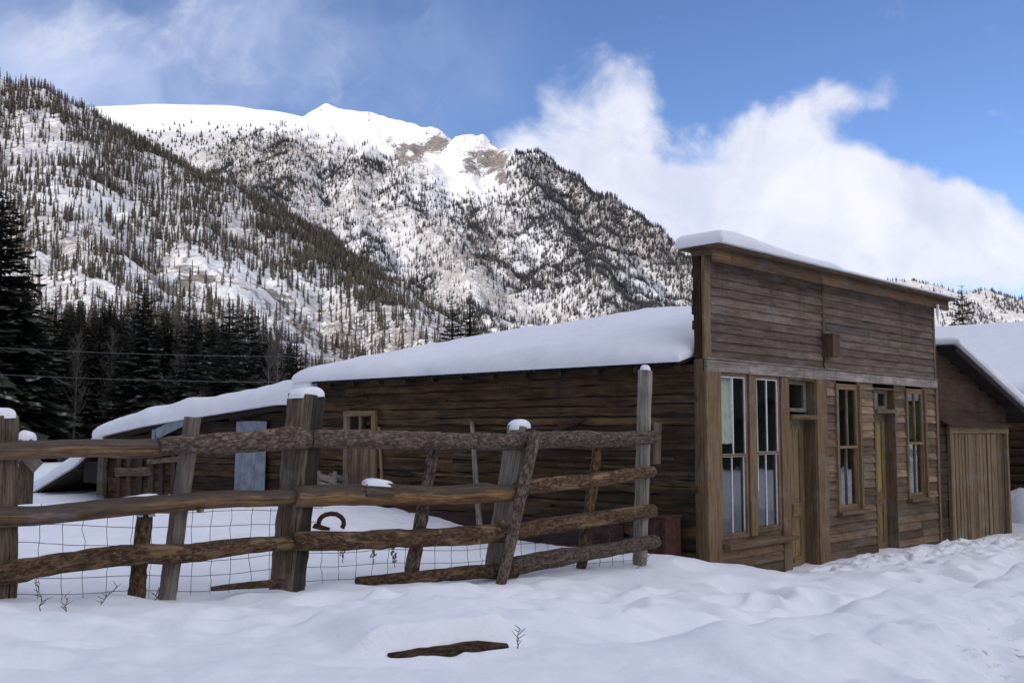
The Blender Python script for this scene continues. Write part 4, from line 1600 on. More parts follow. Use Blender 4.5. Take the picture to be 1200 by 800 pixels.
mb.build('end_wall', M['siding'], cabin)

# rust red rag of tar paper, vertical battens, small door on the side wall
sd0, sz0 = sidew(411, 575)
sd1, sz1 = sidew(445, 484)
mb = MB()
for a in (sd0, sd1):
    mb.box((-0.10, a, (sz0 + sz1) / 2 - 0.1), Z_ * ((sz1 - sz0) / 2 + 0.1), Y_ * 0.045, X_ * 0.03, 1.25, 0.004)
mb.box((-0.102, (sd0 + sd1) / 2, sz1), Y_ * (abs(sd1 - sd0) / 2 + 0.045), Z_ * 0.04, X_ * 0.03, 1.1, 0.003)
df = mb.build('side_door_frame', M['trim'], cabin)
zwin = sidew(427, 506)[1]
mb = MB()
n = 5
for i in range(n):
    a = sd1 + (sd0 - sd1) * (i + 0.5) / n
    mb.box((-0.09 + random.uniform(-.004, .004), a, (sz0 + zwin) / 2 - 0.1), Z_ * ((zwin - sz0) / 2 + 0.1), Y_ * (abs(sd1 - sd0) / n / 2 - 0.004), X_ * 0.015, random.uniform(0.6, 1.0), 0.002)
mb.build('side_door', M['siding'], cabin)
mb = MB()
for a in (sd0 - 0.05, (sd0 + sd1) / 2, sd1 + 0.05):
    mb.box((-0.095, a, (zwin + sz1) / 2), Z_ * ((sz1 - zwin) / 2 - 0.03), Y_ * 0.025, X_ * 0.018, 1.0)
mb.box((-0.096, (sd0 + sd1) / 2, zwin + 0.02), Y_ * abs(sd1 - sd0) / 2, Z_ * 0.02, X_ * 0.018, 1.0)
wo = mb.build('side_window', M['trim'], cabin)
mb = MB()
mb.box((-0.088, (sd0 + sd1) / 2, (zwin + sz1) / 2), Y_ * (abs(sd1 - sd0) / 2 - 0.03), Z_ * ((sz1 - zwin) / 2 - 0.04), X_ * 0.003, 1)
mb.build('pane', M['glass'], wo)
for (px0, py0, px1, py1, w, shd) in ((444, 500, 448, 566, 0.05, 1.3),):
    a, c = sidew(px0, py0, 0.1), sidew(px1, py1, 0.1)
    mb = MB()
    mb.plank((-0.10, a[0], a[1]), (-0.10, c[0], c[1]), w, 0.02, Y_, shd, 0.003)
    mb.build('batten', M['trim'], cabin)
mb = MB()                                   # dark red lower boards of the side wall
sa, sb2 = sidew(735, 610)[0], sidew(505, 600)[0]
for i in range(4):
    mb.slab((-0.085, sa, 0.22 + i * 0.14), (-0.085, sb2, 0.22 + i * 0.14), 0.15, 0.02, Z_, random.uniform(0.7, 1.1))
mb.build('skirting', wood('dark red boards', (0.022, 0.010, 0.009), (0.065, 0.030, 0.025), (0.05, 0.03, 0.025), 0.6, 0.5), cabin)

# ---- roof: corrugated sheets under deep snow; the back edge runs aslant
RID_S = 6.35


def roof_pt(u, v):
    """u along the eave (0 front .. 1 back), v from the eave to the ridge"""
    s_end = (DEP + 0.22) * (1 - v) + RID_S * v
    s = 0.16 + u * (s_end - 0.16)
    return V3((-0.24 + v * (WID / 2 + 0.24), s, EAVE + 0.045 + v * (RIDGE - EAVE - 0.045)))


mb = MB()
rows_t, rows_b = [], []
for i in range(621):
    u = i / 620
    p = roof_pt(u, 0)
    w = 0.011 * math.sin(p.y * 2 * math.pi / 0.076)
    a, c = roof_pt(u, 0.0) + V3((0, 0, w)), roof_pt(u, 1.0) + V3((0, 0, w * 0.2))
    rows_t.append([a, c])
    rows_b.append([a - V3((0, 0, 0.008)), c - V3((0, 0, 0.008))])
mb.grid([r[::-1] for r in rows_t])
mb.grid(rows_b)
e = roof_pt(0, 0)
far = [V3((WID / 2, 0.16, RIDGE)), V3((WID / 2, RID_S, RIDGE)), V3((WID + 0.24, DEP + 0.2, EAVE + 0.045)), V3((WID + 0.24, 0.16, EAVE + 0.045))]
mb.grid([[far[0], far[3]], [far[1], far[2]]], False)
mb.grid([[far[3] - Z_ * 0.02, far[0] - Z_ * 0.02], [far[2] - Z_ * 0.02, far[1] - Z_ * 0.02]], False)
roof = mb.build('roof', M['roofmetal'], cabin)
mb = MB()                                   # rafter ends and plate under the eave
mb.box((-0.10, DEP / 2 + 0.1, EAVE - 0.01), Y_ * (DEP / 2), Z_ * 0.045, X_ * 0.03, 0.7, 0.003)
for i in range(13):
    mb.box((-0.13, 0.25 + i * (DEP - 0.3) / 12, EAVE + 0.0), X_ * 0.09, Z_ * 0.03, Y_ * 0.025, random.uniform(0.7, 1.2))
mb.build('rafter_ends', M['log'], roof)


def th_roof(u, v):
    a = 0.25 + 0.045 * math.sin(u * 5 + 1) * (1 - v)
    a *= 1 - 0.45 * float(smooth01(0.68, 0.82, u + 0.10 * v)) * float(smooth01(0.25, 0.7, v))
    a *= 1 - 0.40 * float(smooth01(0.20, 0.0, u)) * (1 - v * 0.5)
    return a


def roof_snow_pt(u, v):
    p = roof_pt(u, min(1, v * 1.0))
    p.x -= 0.05 * (1 - v)
    if u > 0.995:
        p.y += 0.03
    return p + V3((0, 0, 0.016))


def both(u, v):
    """whole roof: v 0..0.5 near slope, 0.5..1 far slope"""
    if v <= 0.5:
        return roof_snow_pt(u, v * 2)
    w = (v - 0.5) * 2
    s_end = RID_S * (1 - w) + (DEP + 0.22) * w
    return V3((WID / 2 + w * (WID / 2 + 0.28), 0.16 + u * (s_end - 0.16), RIDGE + 0.016 - w * (RIDGE - EAVE - 0.045)))


snow_sheet('snow_cover', both, DEP, WID + 0.5, lambda u, v: th_roof(u, min(1, 2 * v)) * (1 - 0.12 * math.exp(-((v - 0.5) / 0.1) ** 2)), roof, 0.22, 120, 56, amp=0.05, ns=0.9, edge_noise=0.5)

# ================================================================== the low lean-to at the back
LO = CORNER + E2 * (DEP + 0.1)
lean = thing('lean_to_shed', 'low dark lean-to behind the shop with sagging snowy roof sloping to the ground', 'shed', LO, ANG)
OFFS = DEP + 0.1
LW = 4.2
prof = []
for px, py in ((368, 477), (336, 477), (285, 485), (234, 493), (180, 502), (128, 514)):
    s, zz = sidew(px, py)
    prof.append((s - OFFS, zz))
S_LOW = prof[-1][0]
s_end, z_end = sidew(47, 580)
tail = [(S_LOW, prof[-1][1] - 0.05), (sidew(98, 545)[0] - OFFS, sidew(98, 545)[1] - 0.02), (s_end - OFFS, z_end + 0.05)]


def leanz(s):
    return float(np.interp(s, [p[0] for p in prof], [p[1] for p in prof]))


mb = MB()
z = 0.1
while z < 2.6:
    h = random.uniform(0.10, 0.16)
    smax = max([s for s in np.linspace(0, S_LOW, 60) if leanz(s) > z + h * 0.8] or [0])
    smin = 0.0
    if smax > 0.3:
        cuts = [smin]
        while cuts[-1] < smax:
            cuts.append(min(smax, cuts[-1] + random.uniform(2.5, 8.0)))
        for a, c in zip(cuts[:-1], cuts[1:]):
            mb.slab((-0.03 - random.uniform(0, .02), a, z + h / 2), (-0.03 - random.uniform(0, .02), c, z + h / 2), h * random.uniform(0.8, 1.0), 0.05, Z_, random.uniform(0.4, 1.15), None, 0.02)
    z += h * 0.98
mb.build('wall', M['log'], lean)
mb = MB()
mb.box((0.012, S_LOW / 2, 0.9), Y_ * S_LOW / 2, Z_ * 0.75, X_ * 0.012, 0.15)
mb.box((LW, S_LOW / 2, 0.8), Y_ * S_LOW / 2, Z_ * 0.85, X_ * 0.012, 0.5)
mb.box((LW / 2, S_LOW, 0.75), X_ * LW / 2, Z_ * 0.85, Y_ * 0.012, 0.5)
mb.build('inner_wall', M['interior'], lean)
mb = MB()                                   # upright boards and posts at the low end
for px, py0, py1, w, shd in ((140, 520, 582, 0.16, 1.0), (152, 518, 582, 0.16, 1.3), (165, 516, 582, 0.2, 0.8), (178, 514, 582, 0.18, 1.2), (190, 512, 582, 0.14, 0.7), (204, 510, 580, 0.15, 1.0)):
    a, c = sidew(px, py0, 0.09), sidew(px, py1, 0.09)
    mb.box((-0.085, a[0] - OFFS, (a[1] + c[1]) / 2), Z_ * abs(a[1] - c[1]) / 2, Y_ * w / 2, X_ * 0.015, shd, 0.006)
mb.build('upright_boards', M['shedwall'], lean)
mb = MB()
for px, py0, py1, w in ((122, 517, 580, 0.24),):
    a, c = sidew(px, py0, 0.12), sidew(px, py1, 0.12)
    mb.box((-0.13, a[0] - OFFS, (a[1] + c[1]) / 2), Z_ * abs(a[1] - c[1]) / 2, Y_ * w / 2, X_ * 0.05, 0.9, 0.01)
mb.build('post', M['tie'], lean)
mb = MB()
a, c = sidew(135, 553, 0.14), sidew(176, 552, 0.14)
mb.slab((-0.13, a[0] - OFFS, a[1]), (-0.13, c[0] - OFFS, c[1]), 0.17, 0.04, Z_, 1.0)
a, c = sidew(172, 541, 0.14), sidew(208, 538, 0.14)
mb.slab((-0.12, a[0] - OFFS, a[1]), (-0.12, c[0] - OFFS, c[1]), 0.10, 0.03, Z_, 1.2)
mb.build('cross_board', M['tie'], lean)
mb = MB()                                   # black panel standing for the shade inside the far doorway
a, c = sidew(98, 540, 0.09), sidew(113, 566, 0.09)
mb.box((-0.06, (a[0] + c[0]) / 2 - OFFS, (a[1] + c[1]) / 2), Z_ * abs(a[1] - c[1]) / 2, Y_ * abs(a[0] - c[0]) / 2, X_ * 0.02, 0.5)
mb.build('doorway_shade', M['dark'], lean)
mb = MB()                                   # corrugated metal sheet leaning on the wall
s0, z0 = sidew(311, 578, 0.12)
s1, z1 = sidew(277, 494, 0.12)
rows = []
for i in range(57):
    f = i / 56
    s = s0 + (s1 - s0) * f - OFFS
    w = 0.012 * math.sin(f * 2 * math.pi * 9)
    rows.append([V3((-0.14 + w, s, z0 - 0.15)), V3((-0.12 + w, s, z1 + 0.01 * math.sin(f * 3)))])
mb.grid(rows)
mb.build('corrugated_sheet', M['metal'], lean)
mb = MB()                                   # roof boards and the long fallen slab
for j in range(len(prof) - 1):
    (sa_, za_), (sc_, zc_) = prof[j], prof[j + 1]
    mb.grid([[V3((-0.2, sa_, za_)), V3((LW, sa_, za_ + 0.03))], [V3((-0.2, sc_, zc_)), V3((LW, sc_, zc_ + 0.03))]], False)
    mb.grid([[V3((LW, sa_, za_ - 0.02)), V3((-0.2, sa_, za_ - 0.05))], [V3((LW, sc_, zc_ - 0.02)), V3((-0.2, sc_, zc_ - 0.05))]], False)
    mb.box((-0.2, (sa_ + sc_) / 2, (za_ + zc_) / 2 - 0.03), V3((0, (sc_ - sa_) / 2, (zc_ - za_) / 2)), Z_ * 0.03, X_ * 0.015, 0.8)
lroof = mb.build('roof', M['blackwood'], lean)
mb = MB()
for j in range(2):
    (sa_, za_), (sc_, zc_) = tail[j], tail[j + 1]
    mb.box((1.2, (sa_ + sc_) / 2, (za_ + zc_) / 2 - 0.03), V3((0, (sc_ - sa_) / 2 + 0.03, (zc_ - za_) / 2)), X_ * 1.35, Z_ * 0.03, 0.9)
mb.build('fallen_roof', M['blackwood'], lean)
mb = MB()                                   # grey flashing at the step of the roof
a, c = sidew(183, 507, 0.24), sidew(222, 488, 0.24)
d0 = sidew(180, 513, 0.24)
mb.plank((-0.24, a[0] - OFFS, a[1] - 0.02), (-0.24, c[0] - OFFS, c[1] - 0.02), 0.2, 0.012, Z_, 1)
mb.box((-0.235, d0[0] - OFFS, d0[1]), Z_ * 0.16, Y_ * 0.06, X_ * 0.012, 1)
mb.build('flashing', M['metal'], lean)
pf = [prof[0]] + prof[1:]


def lean_snow(u, v):
    s = -0.35 + u * (S_LOW + 0.50)
    return V3((-0.30 + v * (LW + 0.3), s, leanz(max(0, s)) + (0.05 if s < 0 else 0) + v * 0.05 + 0.03))


snow_sheet('snow_cover', lean_snow, S_LOW + 0.5, LW, lambda u, v: 0.36 - 0.06 * u + 0.15 * math.exp(-(u / 0.07) ** 2) + 0.10 * math.exp(-((v - 0.3) / 0.3) ** 2), lroof, 0.24, 80, 22, amp=0.06, ns=1.0, edge_noise=0.5)


def tail_snow(u, v):
    ss, zz = [t[0] for t in tail], [t[1] for t in tail]
    s = ss[0] - 0.15 + u * (ss[2] - ss[0] + 0.25)
    return V3((-0.22 + v * 2.8, s, float(np.interp(s, ss, zz)) + 0.004))


snow_sheet('fallen_snow', tail_snow, tail[2][0] - tail[0][0], 2.8, lambda u, v: 0.30, lroof, 0.14, 30, 12, amp=0.03)

# ================================================================== plank garage on the right
GT0 = WID + 0.06
GO = CORNER + E1 * GT0
gar = thing('garage_shed', 'low plank garage with slanted snowy roof joined to right side of shop', 'shed', GO, ANG)
gs = 0.10                                   # front plane of the garage, a little behind the shop front
g = lambda px, py: (lambda p: ((p - CORNER).dot(E1) - GT0, p.z))(hit(px, py, CORNER + E2 * gs, E2))
gL, gLz = g(1098, 409)
gR, gRz = g(1190, 491)
d0, dz1 = g(1106, 499)
d1_, dz0 = g(1179, 628)


def rake(t):
    return gLz + (gRz - gLz) * (t - gL) / (gR - gL)


mb = MB()
z = -0.1
while z < gLz:
    h = random.uniform(0.12, 0.16)
    tmax = min(d1_ + 0.16, gL + (gLz - z - h * 0.6) / (gLz - gRz) * (gR - gL))
    if tmax > 0.1:
        if z + h * 0.5 < dz1 + 0.03:
            mb.slab((0.0, gs, z + h / 2), (d0 - 0.02, gs, z + h / 2), h * 0.98, 0.09, Z_, random.uniform(0.6, 1.1), 2)
            mb.slab((d1_ + 0.02, gs, z + h / 2), (d1_ + 0.18, gs, z + h / 2), h * 0.98, 0.07, Z_, random.uniform(0.6, 1.1), 2)
        else:
            mb.slab((0.0, gs, z + h / 2), (tmax, gs, z + h / 2), h * 1.1, 0.045, Z_, random.uniform(0.75, 1.2))
    z += h * 0.95
mb.build('front_wall', M['shedwall'], gar)
mb = MB()
GD = 5.5
mb.box((d1_ + 0.15, gs + GD / 2, 1.0), Y_ * (GD / 2 - 0.06), Z_ * 1.05, X_ * 0.03, 0.8)
mb.box((d1_ / 2, gs + GD, 1.2), X_ * d1_ / 2, Z_ * 1.25, Y_ * 0.03, 0.8)
mb.build('side_wall', M['shedwall'], gar)
mb = MB()
mb.box((d0 + 0.035, gs - 0.075, (dz0 + dz1) / 2 - 0.1), Z_ * ((dz1 - dz0) / 2 + 0.1), X_ * 0.045, Y_ * 0.03, 0.9, 0.004)
mb.box((d1_ - 0.03, gs - 0.075, (dz0 + dz1) / 2 - 0.1), Z_ * ((dz1 - dz0) / 2 + 0.1), X_ * 0.05, Y_ * 0.03, 1.0, 0.004)
mb.box(((d0 + d1_) / 2, gs - 0.077, dz1 - 0.06), X_ * ((d1_ - d0) / 2 + 0.03), Z_ * 0.065, Y_ * 0.03, 0.95, 0.004)
mb.build('door_frame', M['garage'], gar)
mb = MB()
a, c = d0 + 0.085, d1_ - 0.085
x = a
dc = g(1165, 560)[0]
while x < dc:
    w = random.uniform(0.13, 0.2)
    e = min(x + w, dc)
    mb.box(((x + e) / 2, gs - 0.06 + random.uniform(-.006, .006), (dz0 + dz1) / 2 - 0.15), Z_ * ((dz1 - dz0) / 2 + 0.02), X_ * ((e - x) / 2 - 0.006), Y_ * 0.013, random.uniform(0.72, 1.2), 0.003)
    if random.random() < 0.85:
        mb.box((e, gs - 0.078, (dz0 + dz1) / 2 - 0.15), Z_ * ((dz1 - dz0) / 2 + 0.01), X_ * 0.016, Y_ * 0.007, random.uniform(0.5, 1.1), 0.003)
    x = e
gd = mb.build('plank_door', M['garage'], gar)
mb = MB()
mb.box(((a + dc) / 2, gs - 0.035, (dz0 + dz1) / 2 - 0.15), X_ * (dc - a) / 2, Z_ * ((dz1 - dz0) / 2), Y_ * 0.008, 0.4)
mb.build('door_backing', M['blackwood'], gd)
mb = MB()
n = 3
for i in range(n):
    x0 = dc + (c - dc) * i / n
    mb.box((x0 + (c - dc) / n / 2, gs - 0.03, (dz0 + dz1) / 2 - 0.1), Z_ * ((dz1 - dz0) / 2), X_ * ((c - dc) / n / 2 - 0.005), Y_ * 0.013, random.uniform(0.5, 0.8), 0.002)
mb.build('side_panel', M['siding'], gar)
mb = MB()
mb.box(((d0 + d1_) / 2 - 0.1, gs - 0.10, dz1 + 0.05), X_ * ((d1_ - d0) / 2 + 0.1), V3((0, -0.10, -0.05)), V3((0, 0.006, -0.008)), 1.0)
mb.build('door_flashing', M['shedwall'], gar)
mb = MB()
A, B = V3((gL - 0.06, 0, gLz + 0.02)), V3((gR + 0.10, 0, rake(gR + 0.10) + 0.02))
mid, half = (A + B) / 2, (B - A) / 2
mb.box(mid + V3((0, gs + GD / 2 - 0.2, 0)), half, Y_ * (GD / 2 + 0.1), half.cross(Y_).normalized() * 0.03, 0.6)
mb.box(mid + V3((0, gs - 0.32, -0.03)), half, half.cross(Y_).normalized() * 0.045, Y_ * 0.018, 0.7, 0.004)
groof = mb.build('roof', M['blackwood'], gar)
snow_sheet('snow_cover', lambda u, v: A.lerp(B, u * 1.03) + V3((0, gs - 0.40 + v * GD, 0.05)), (B - A).length, GD, lambda u, v: 0.14 + 0.13 * u, groof, 0.13, 40, 16, amp=0.03)
mb = MB()
for (t, L) in ((gR + 0.06, 0.30), (gR + 0.11, 0.16), (gR - 0.02, 0.12)):
    q = V3((t, gs - 0.36, rake(t) - 0.02))
    mb.tube([q, q - Z_ * L * 0.5, q - Z_ * L], [(math.cos(k), math.sin(k)) for k in (0, 1.26, 2.51, 3.77, 5.03)], [(0.05, 0.04), (0.035, 0.03), (0.006, 0.006)], (1, 0, 0))
mb.build('hanging_snow', M['snow'], groof)

# ================================================================== neighbouring cabin on the far right
NB_T, NB_R = 12.5, 16.6
NO = CORNER + E1 * NB_T
nb = thing('log_cabin', 'dark log cabin with broad snowy roof behind the plank garage', 'cabin', NO, ANG)
nh = lambda px, py, t: hit(px, py, CORNER + E1 * t, E1).z
ez = nh(1190, 467, NB_T - 0.3)
rz_ = nh(1198, 374, NB_R) - 0.30
mb = MB()
z = -0.1
while z < ez - 0.02:
    h = random.uniform(0.15, 0.21)
    mb.log([(0.0, -2.2, z + h / 2), (0.0, 6, z + h / 2), (0.0, 13, z + h / 2)], h * 0.54, h * 0.54, 8, 40, random.uniform(0.6, 1.15), 0.06, 1.0, 0.01)
    z += h
mb.build('wall', M['log'], nb)
mb = MB()
for i in range(20):
    zz = -0.1 + i * 0.2
    k = max(0, (zz - ez) / (rz_ - ez))
    if k > 0.95:
        break
    W2 = 2 * (NB_R - NB_T)
    for s in (-2.1, 12.9):
        mb.slab((0.15 + k * W2 / 2, s, zz), (W2 - 0.15 - k * W2 / 2, s, zz), 0.21, 0.05, Z_, random.uniform(0.6, 1.1), 8)
mb.box((2 * (NB_R - NB_T), 5.4, 1.2), Y_ * 7.4, Z_ * 1.3, X_ * 0.05, 0.8)
mb.box((0.16, 5.4, 1.1), Y_ * 7.3, Z_ * 1.15, X_ * 0.02, 0.5)
mb.build('gable_wall', M['log'], nb)
mb = MB()
NWD = NB_R - NB_T


def nroof(u, v):
    s = -2.8 + u * 16.4
    if v <= 0.5:
        return V3((-0.35 + v * 2 * (NWD + 0.35), s, ez + (rz_ - ez) * v * 2))
    return V3((NWD + (v - 0.5) * 2 * (NWD + 0.35), s, rz_ - (rz_ - ez) * (v - 0.5) * 2))


mb.grid([[nroof(u, v) for v in (1, 0.5, 0)] for u in (0, 1)], False)
mb.grid([[nroof(u, v) - Z_ * 0.08 for v in (0, 0.5, 1)] for u in (0, 1)], False)
mb.grid([[nroof(u, 0) - Z_ * 0.08 * k for k in (0, 1)] for u in (0, 1)], False)
nr_ = mb.build('roof', M['blackwood'], nb)
snow_sheet('snow_cover', nroof, 16.4, 9.0, lambda u, v: 0.30, nr_, 0.22, 40, 30, amp=0.04, ns=0.6)

# ================================================================== the rail fence
FO = V3((P_B.x, P_B.y, gz(P_B.x, P_B.y)))
fence = thing('rail_fence', 'leaning rustic fence of bark covered log rails, posts and wire in front of shop', 'fence', FO)


def fdist(px):
    p = fence_pt(px, 600)
    return p.y


def rail(px0, py0, px1, py1, w0, w1, mat, off=0.15, nz=0.10, bend=0.03, shade=1.0, mid=None, nf=3.0):
    pts = [fence_pt(px0, py0, off)]
    if mid:
        pts += [fence_pt(m[0], m[1], off + (m[2] if len(m) > 2 else 0)) for m in mid]
    pts.append(fence_pt(px1, py1, off))
    r0, r1 = 0.94 * w0 / 2 / (F / pts[0].y), 0.94 * w1 / 2 / (F / pts[-1].y)
    mb = MB()
    mb.log(pts, r0, r1, 12, None, shade, nz, nf, bend)
    return mb.build('rail', M[mat], fence, True)


# top row
rail(-60, 530, 190, 524, 23, 22, 'rail', 0.15, 0.09, 0.03, 0.95)
rail(186, 523, 361, 513, 24, 29, 'bark', 0.17, 0.22, 0.03, 1.0, nf=5)
rail(364, 514, 612, 518, 25, 20, 'bark', 0.16, 0.16, 0.03, 1.0, nf=5)
rail(606, 516, 768, 512, 24, 17, 'bark', 0.14, 0.16, 0.03, 0.9, nf=5)
# second row
rail(-60, 607, 352, 580, 27, 20, 'rail', 0.15, 0.09, 0.04, 0.95)
rail(347, 582, 606, 577, 27, 22, 'golden', 0.18, 0.10, 0.03, 1.0)
rail(603, 574, 766, 552, 19, 15, 'bark_brown', 0.15, 0.14, 0.02, 1.1)
# third row
rail(-60, 674, 222, 648, 28, 26, 'bark_brown', 0.15, 0.14, 0.04, 0.85, [(60, 662)])
rail(218, 648, 352, 634, 25, 16, 'bark_brown', 0.13, 0.14, 0.03, 1.0)
rail(344, 634, 604, 625, 23, 22, 'bark_brown', 0.17, 0.14, 0.03, 0.9)
rail(596, 624, 766, 598, 21, 17, 'bark_brown', 0.15, 0.14, 0.02, 0.95)
# bottom row, right half only
rail(418, 681, 604, 668, 12, 20, 'bark_brown', 0.17, 0.14, 0.02, 0.7)
rail(597, 664, 770, 634, 22, 16, 'bark', 0.16, 0.18, 0.02, 0.85)


def sq(rot, chip=0.85):
    out = []
    for k in range(4):
        a = rot + k * math.pi / 2
        for da in (-0.62, 0.62):
            out.append((math.cos(a + math.pi / 4 + da * 0.25) * 1.35 * chip, math.sin(a + math.pi / 4 + da * 0.25) * 1.35 * chip))
    return out


def post(px0, py0, px1, py1, w0, w1, mat, off=0.0, square=None, shade=1.0, cap=None, nz=0.05, extra=0.35, name='post', tone=None):
    a, c = fence_pt(px0, py0, off), fence_pt(px1, py1, off)
    d = (c - a).normalized()
    r0, r1 = w0 / 2 / (F / a.y), w1 / 2 / (F / c.y)
    c2 = c + d * extra
    mb = MB()
    if square is None:
        mb.log([a, c2], r0, r1, 11, None, shade, nz, 4.0, 0.015)
    else:
        n = 30
        pts = [a.lerp(c2, i / n) for i in range(n + 1)]
        sc = [(r0 + (r1 - r0) * i / n,) * 2 for i in range(n + 1)]
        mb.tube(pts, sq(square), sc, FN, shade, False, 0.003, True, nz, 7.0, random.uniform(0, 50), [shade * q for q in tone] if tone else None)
    o = mb.build(name, M[mat], fence, True)
    if cap:
        snow_cap('snow_cap', a + V3((0, 0, -0.005)), r0 * cap[0] * 0.98, r0 * cap[1] * 0.98, cap[2] * 0.95, o, math.atan2(FD.y, FD.x), True)
    return o


TN = (0.85, 0.34, 0.55, 1.0, 0.9, 0.9, 1.0, 1.0)     # tone of each post face, one much darker than the rest
post(2, 487, 0, 702, 32, 32, 'tie', 0.0, 0.35, 0.9, (1.0, 1.0, 0.07))
post(226, 489, 196, 699, 17, 18, 'grey', 0.0, 0.2, 0.8, None)
post(170, 602, 161, 697, 19, 19, 'bark_brown', -0.02, None, 1.0, (1.0, 0.9, 0.03))
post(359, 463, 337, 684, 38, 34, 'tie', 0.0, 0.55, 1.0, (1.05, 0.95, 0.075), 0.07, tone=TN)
post(508, 526, 483, 670, 13, 17, 'bark', 0.02, None, 1.0, None, 0.14)
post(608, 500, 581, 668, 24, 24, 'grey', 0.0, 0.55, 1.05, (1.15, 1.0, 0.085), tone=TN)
post(628, 505, 589, 676, 14, 13, 'bark', 0.30, None, 1.15, None, 0.14, 0.1, 'brace')
post(701, 520, 681, 669, 12, 13, 'bark_brown', 0.0, None, 1.1, (0.8, 0.8, 0.02), 0.12)
post(756, 434, 750, 661, 15, 15, 'grey', 0.02, 0.45, 1.1, (0.75, 0.75, 0.07), 0.05)
a, c = fence_pt(770, 495, -0.05), fence_pt(769, 543, -0.05)
mb = MB()
mb.plank(a, c, 0.12, 0.025, FD, 0.8, 0.005)
mb.build('nailed_board', M['tie'], fence, True)
# cut branch stubs on the rails
for (px, py) in ((424, 572), (515, 622), (588, 611), (593, 623), (560, 634), (236, 598)):
    q = fence_pt(px, py, 0.24)
    mb = MB()
    mb.log([q - FN * 0.06, q + FN * 0.02], 0.022, 0.018, 9, 2, 1.3, 0, 1, 0)
    mb.build('branch_stub', M['golden'], fence, True)

# woven wire between the posts
mb = MB()
L0, L1 = -0.6, (P_A - P_B).dot(FD) - 0.1
tri = [(1, 0), (-0.5, 0.87), (-0.5, -0.87)]
wires_h = []


def wire_pt(l, h):
    b = P_B + FD * l
    g0 = float(np.interp(l, WL, WG))
    k = 0.018
    return V3((b.x, b.y, g0 + h)) + FD * (k * mnoise.noise(V3((l * 2.1, h * 5, 1)))) - FN * (0.05 + 0.03 * mnoise.noise(V3((l * 1.3, h * 3, 4)))) + \
        V3((0, 0, 0.022 * mnoise.noise(V3((l * 1.6, h * 4, 9)))))


WL = np.linspace(-1, 7, 60)
WG = ground_height(P_B.x + FD.x * WL - FN.x * .06, P_B.y + FD.y * WL - FN.y * .06)
WG = np.convolve(np.pad(WG, 4, 'edge'), np.ones(9) / 9, 'valid')
for h in (0.03, 0.15, 0.27, 0.40, 0.54, 0.66):
    lmax = L1 if h < 0.5 else 2.6
    n = int((lmax - L0) / 0.07)
    pts = [wire_pt(L0 + (lmax - L0) * i / n, h) for i in range(n + 1)]
    mb.tube(pts, tri, [(0.0028, 0.0028)] * (n + 1), (0, 0, 1), 1, True, 0.002, False)
l = L0
while l < L1:
    hm = 0.68 if l < 2.5 else 0.42
    pts = [wire_pt(l + 0.02 * mnoise.noise(V3((l * 9, i, 0))), -0.06 + (hm + 0.06) * i / 9) for i in range(10)]
    mb.tube(pts, tri, [(0.0026, 0.0026)] * 10, (1, 0, 0), 1, True, 0.003, False)
    l += random.uniform(0.155, 0.185)
mb.build('wire_mesh', M['wire'], fence, True)

# ================================================================== small things lying and leaning about
def mesh_thing(mb, name, mat, label, cat, group=None, origin=None):
    """one-mesh thing whose origin lies at its base"""
    o = Vector(origin) if origin is not None else min(mb.v, key=lambda p: p.z).copy()
    mb.v = [p - o for p in mb.v]
    ob = mb.build(name, M[mat])
    ob.location = o
    return setp(ob, label, cat, group)


# half buried log in the foreground
mid = (LOG0 + LOG1) / 2
for q in (LOG0, LOG1, mid):
    q.z = float(min(gz(q.x, q.y - 0.12), gz(q.x, q.y - 0.2)))
mb = MB()
axn = (LOG1 - LOG0).normalized()
nn = V3((axn.y, -axn.x, 0))
mb.log([LOG0 + nn * 0.03 + V3((0, 0, -0.025)), LOG0.lerp(LOG1, 0.5) + nn * 0.02 + V3((0, 0, -0.018)), LOG1 + nn * 0.03 + V3((0, 0, -0.02))], 0.042, 0.05, 12, None, 0.42, 0.35, 4.5, 0.03)
mesh_thing(mb, 'buried_log', 'bark_brown', 'dark wet log half buried under the snow in the foreground', 'log')

a, c = fence_pt(248, 691, 0.25), fence_pt(332, 684, 0.22)
mb = MB()
mb.log([a + V3((0, 0, 0.01)), c + V3((0, 0, 0.01))], 0.022, 0.035, 9, None, 0.7, 0.2, 4, 0.02)
mesh_thing(mb, 'fallen_pole', 'bark_brown', 'short fallen bark pole lying on snow at foot of the thick post', 'pole')

# snow topped chip of wood on the second rail
q = fence_pt(443, 574, 0.24)
blk = thing('wood_block', 'dark block of wood with a pad of snow on the middle rail', 'block', q - V3((0, 0, 0.07)))
mb = MB()
mb.box(q, FD * 0.135, V3((0, 0, 0.055)), FN * 0.05, 0.8, 0.008)
mb.build('chunk', M['tie'], blk, True)
snow_cap('snow_cap', q + V3((0, 0, 0.05)), 0.15, 0.065, 0.05, blk, math.atan2(FD.y, FD.x), True)


def wall_pt(px, py, off):
    return hit(px, py, CORNER - E1 * off, E1)


a, c = wall_pt(553, 494, 0.10), wall_pt(564, 618, 0.5)
mb = MB()
mb.log([a, c - V3((0, 0, 0.3))], 0.032, 0.045, 9, None, 1.0, 0.05, 3, 0.01)
mesh_thing(mb, 'leaning_pole', 'grey', 'thin grey pole leaning against the dark side wall', 'pole')
a, c = wall_pt(516, 592, 0.55), wall_pt(556, 618, 0.35)
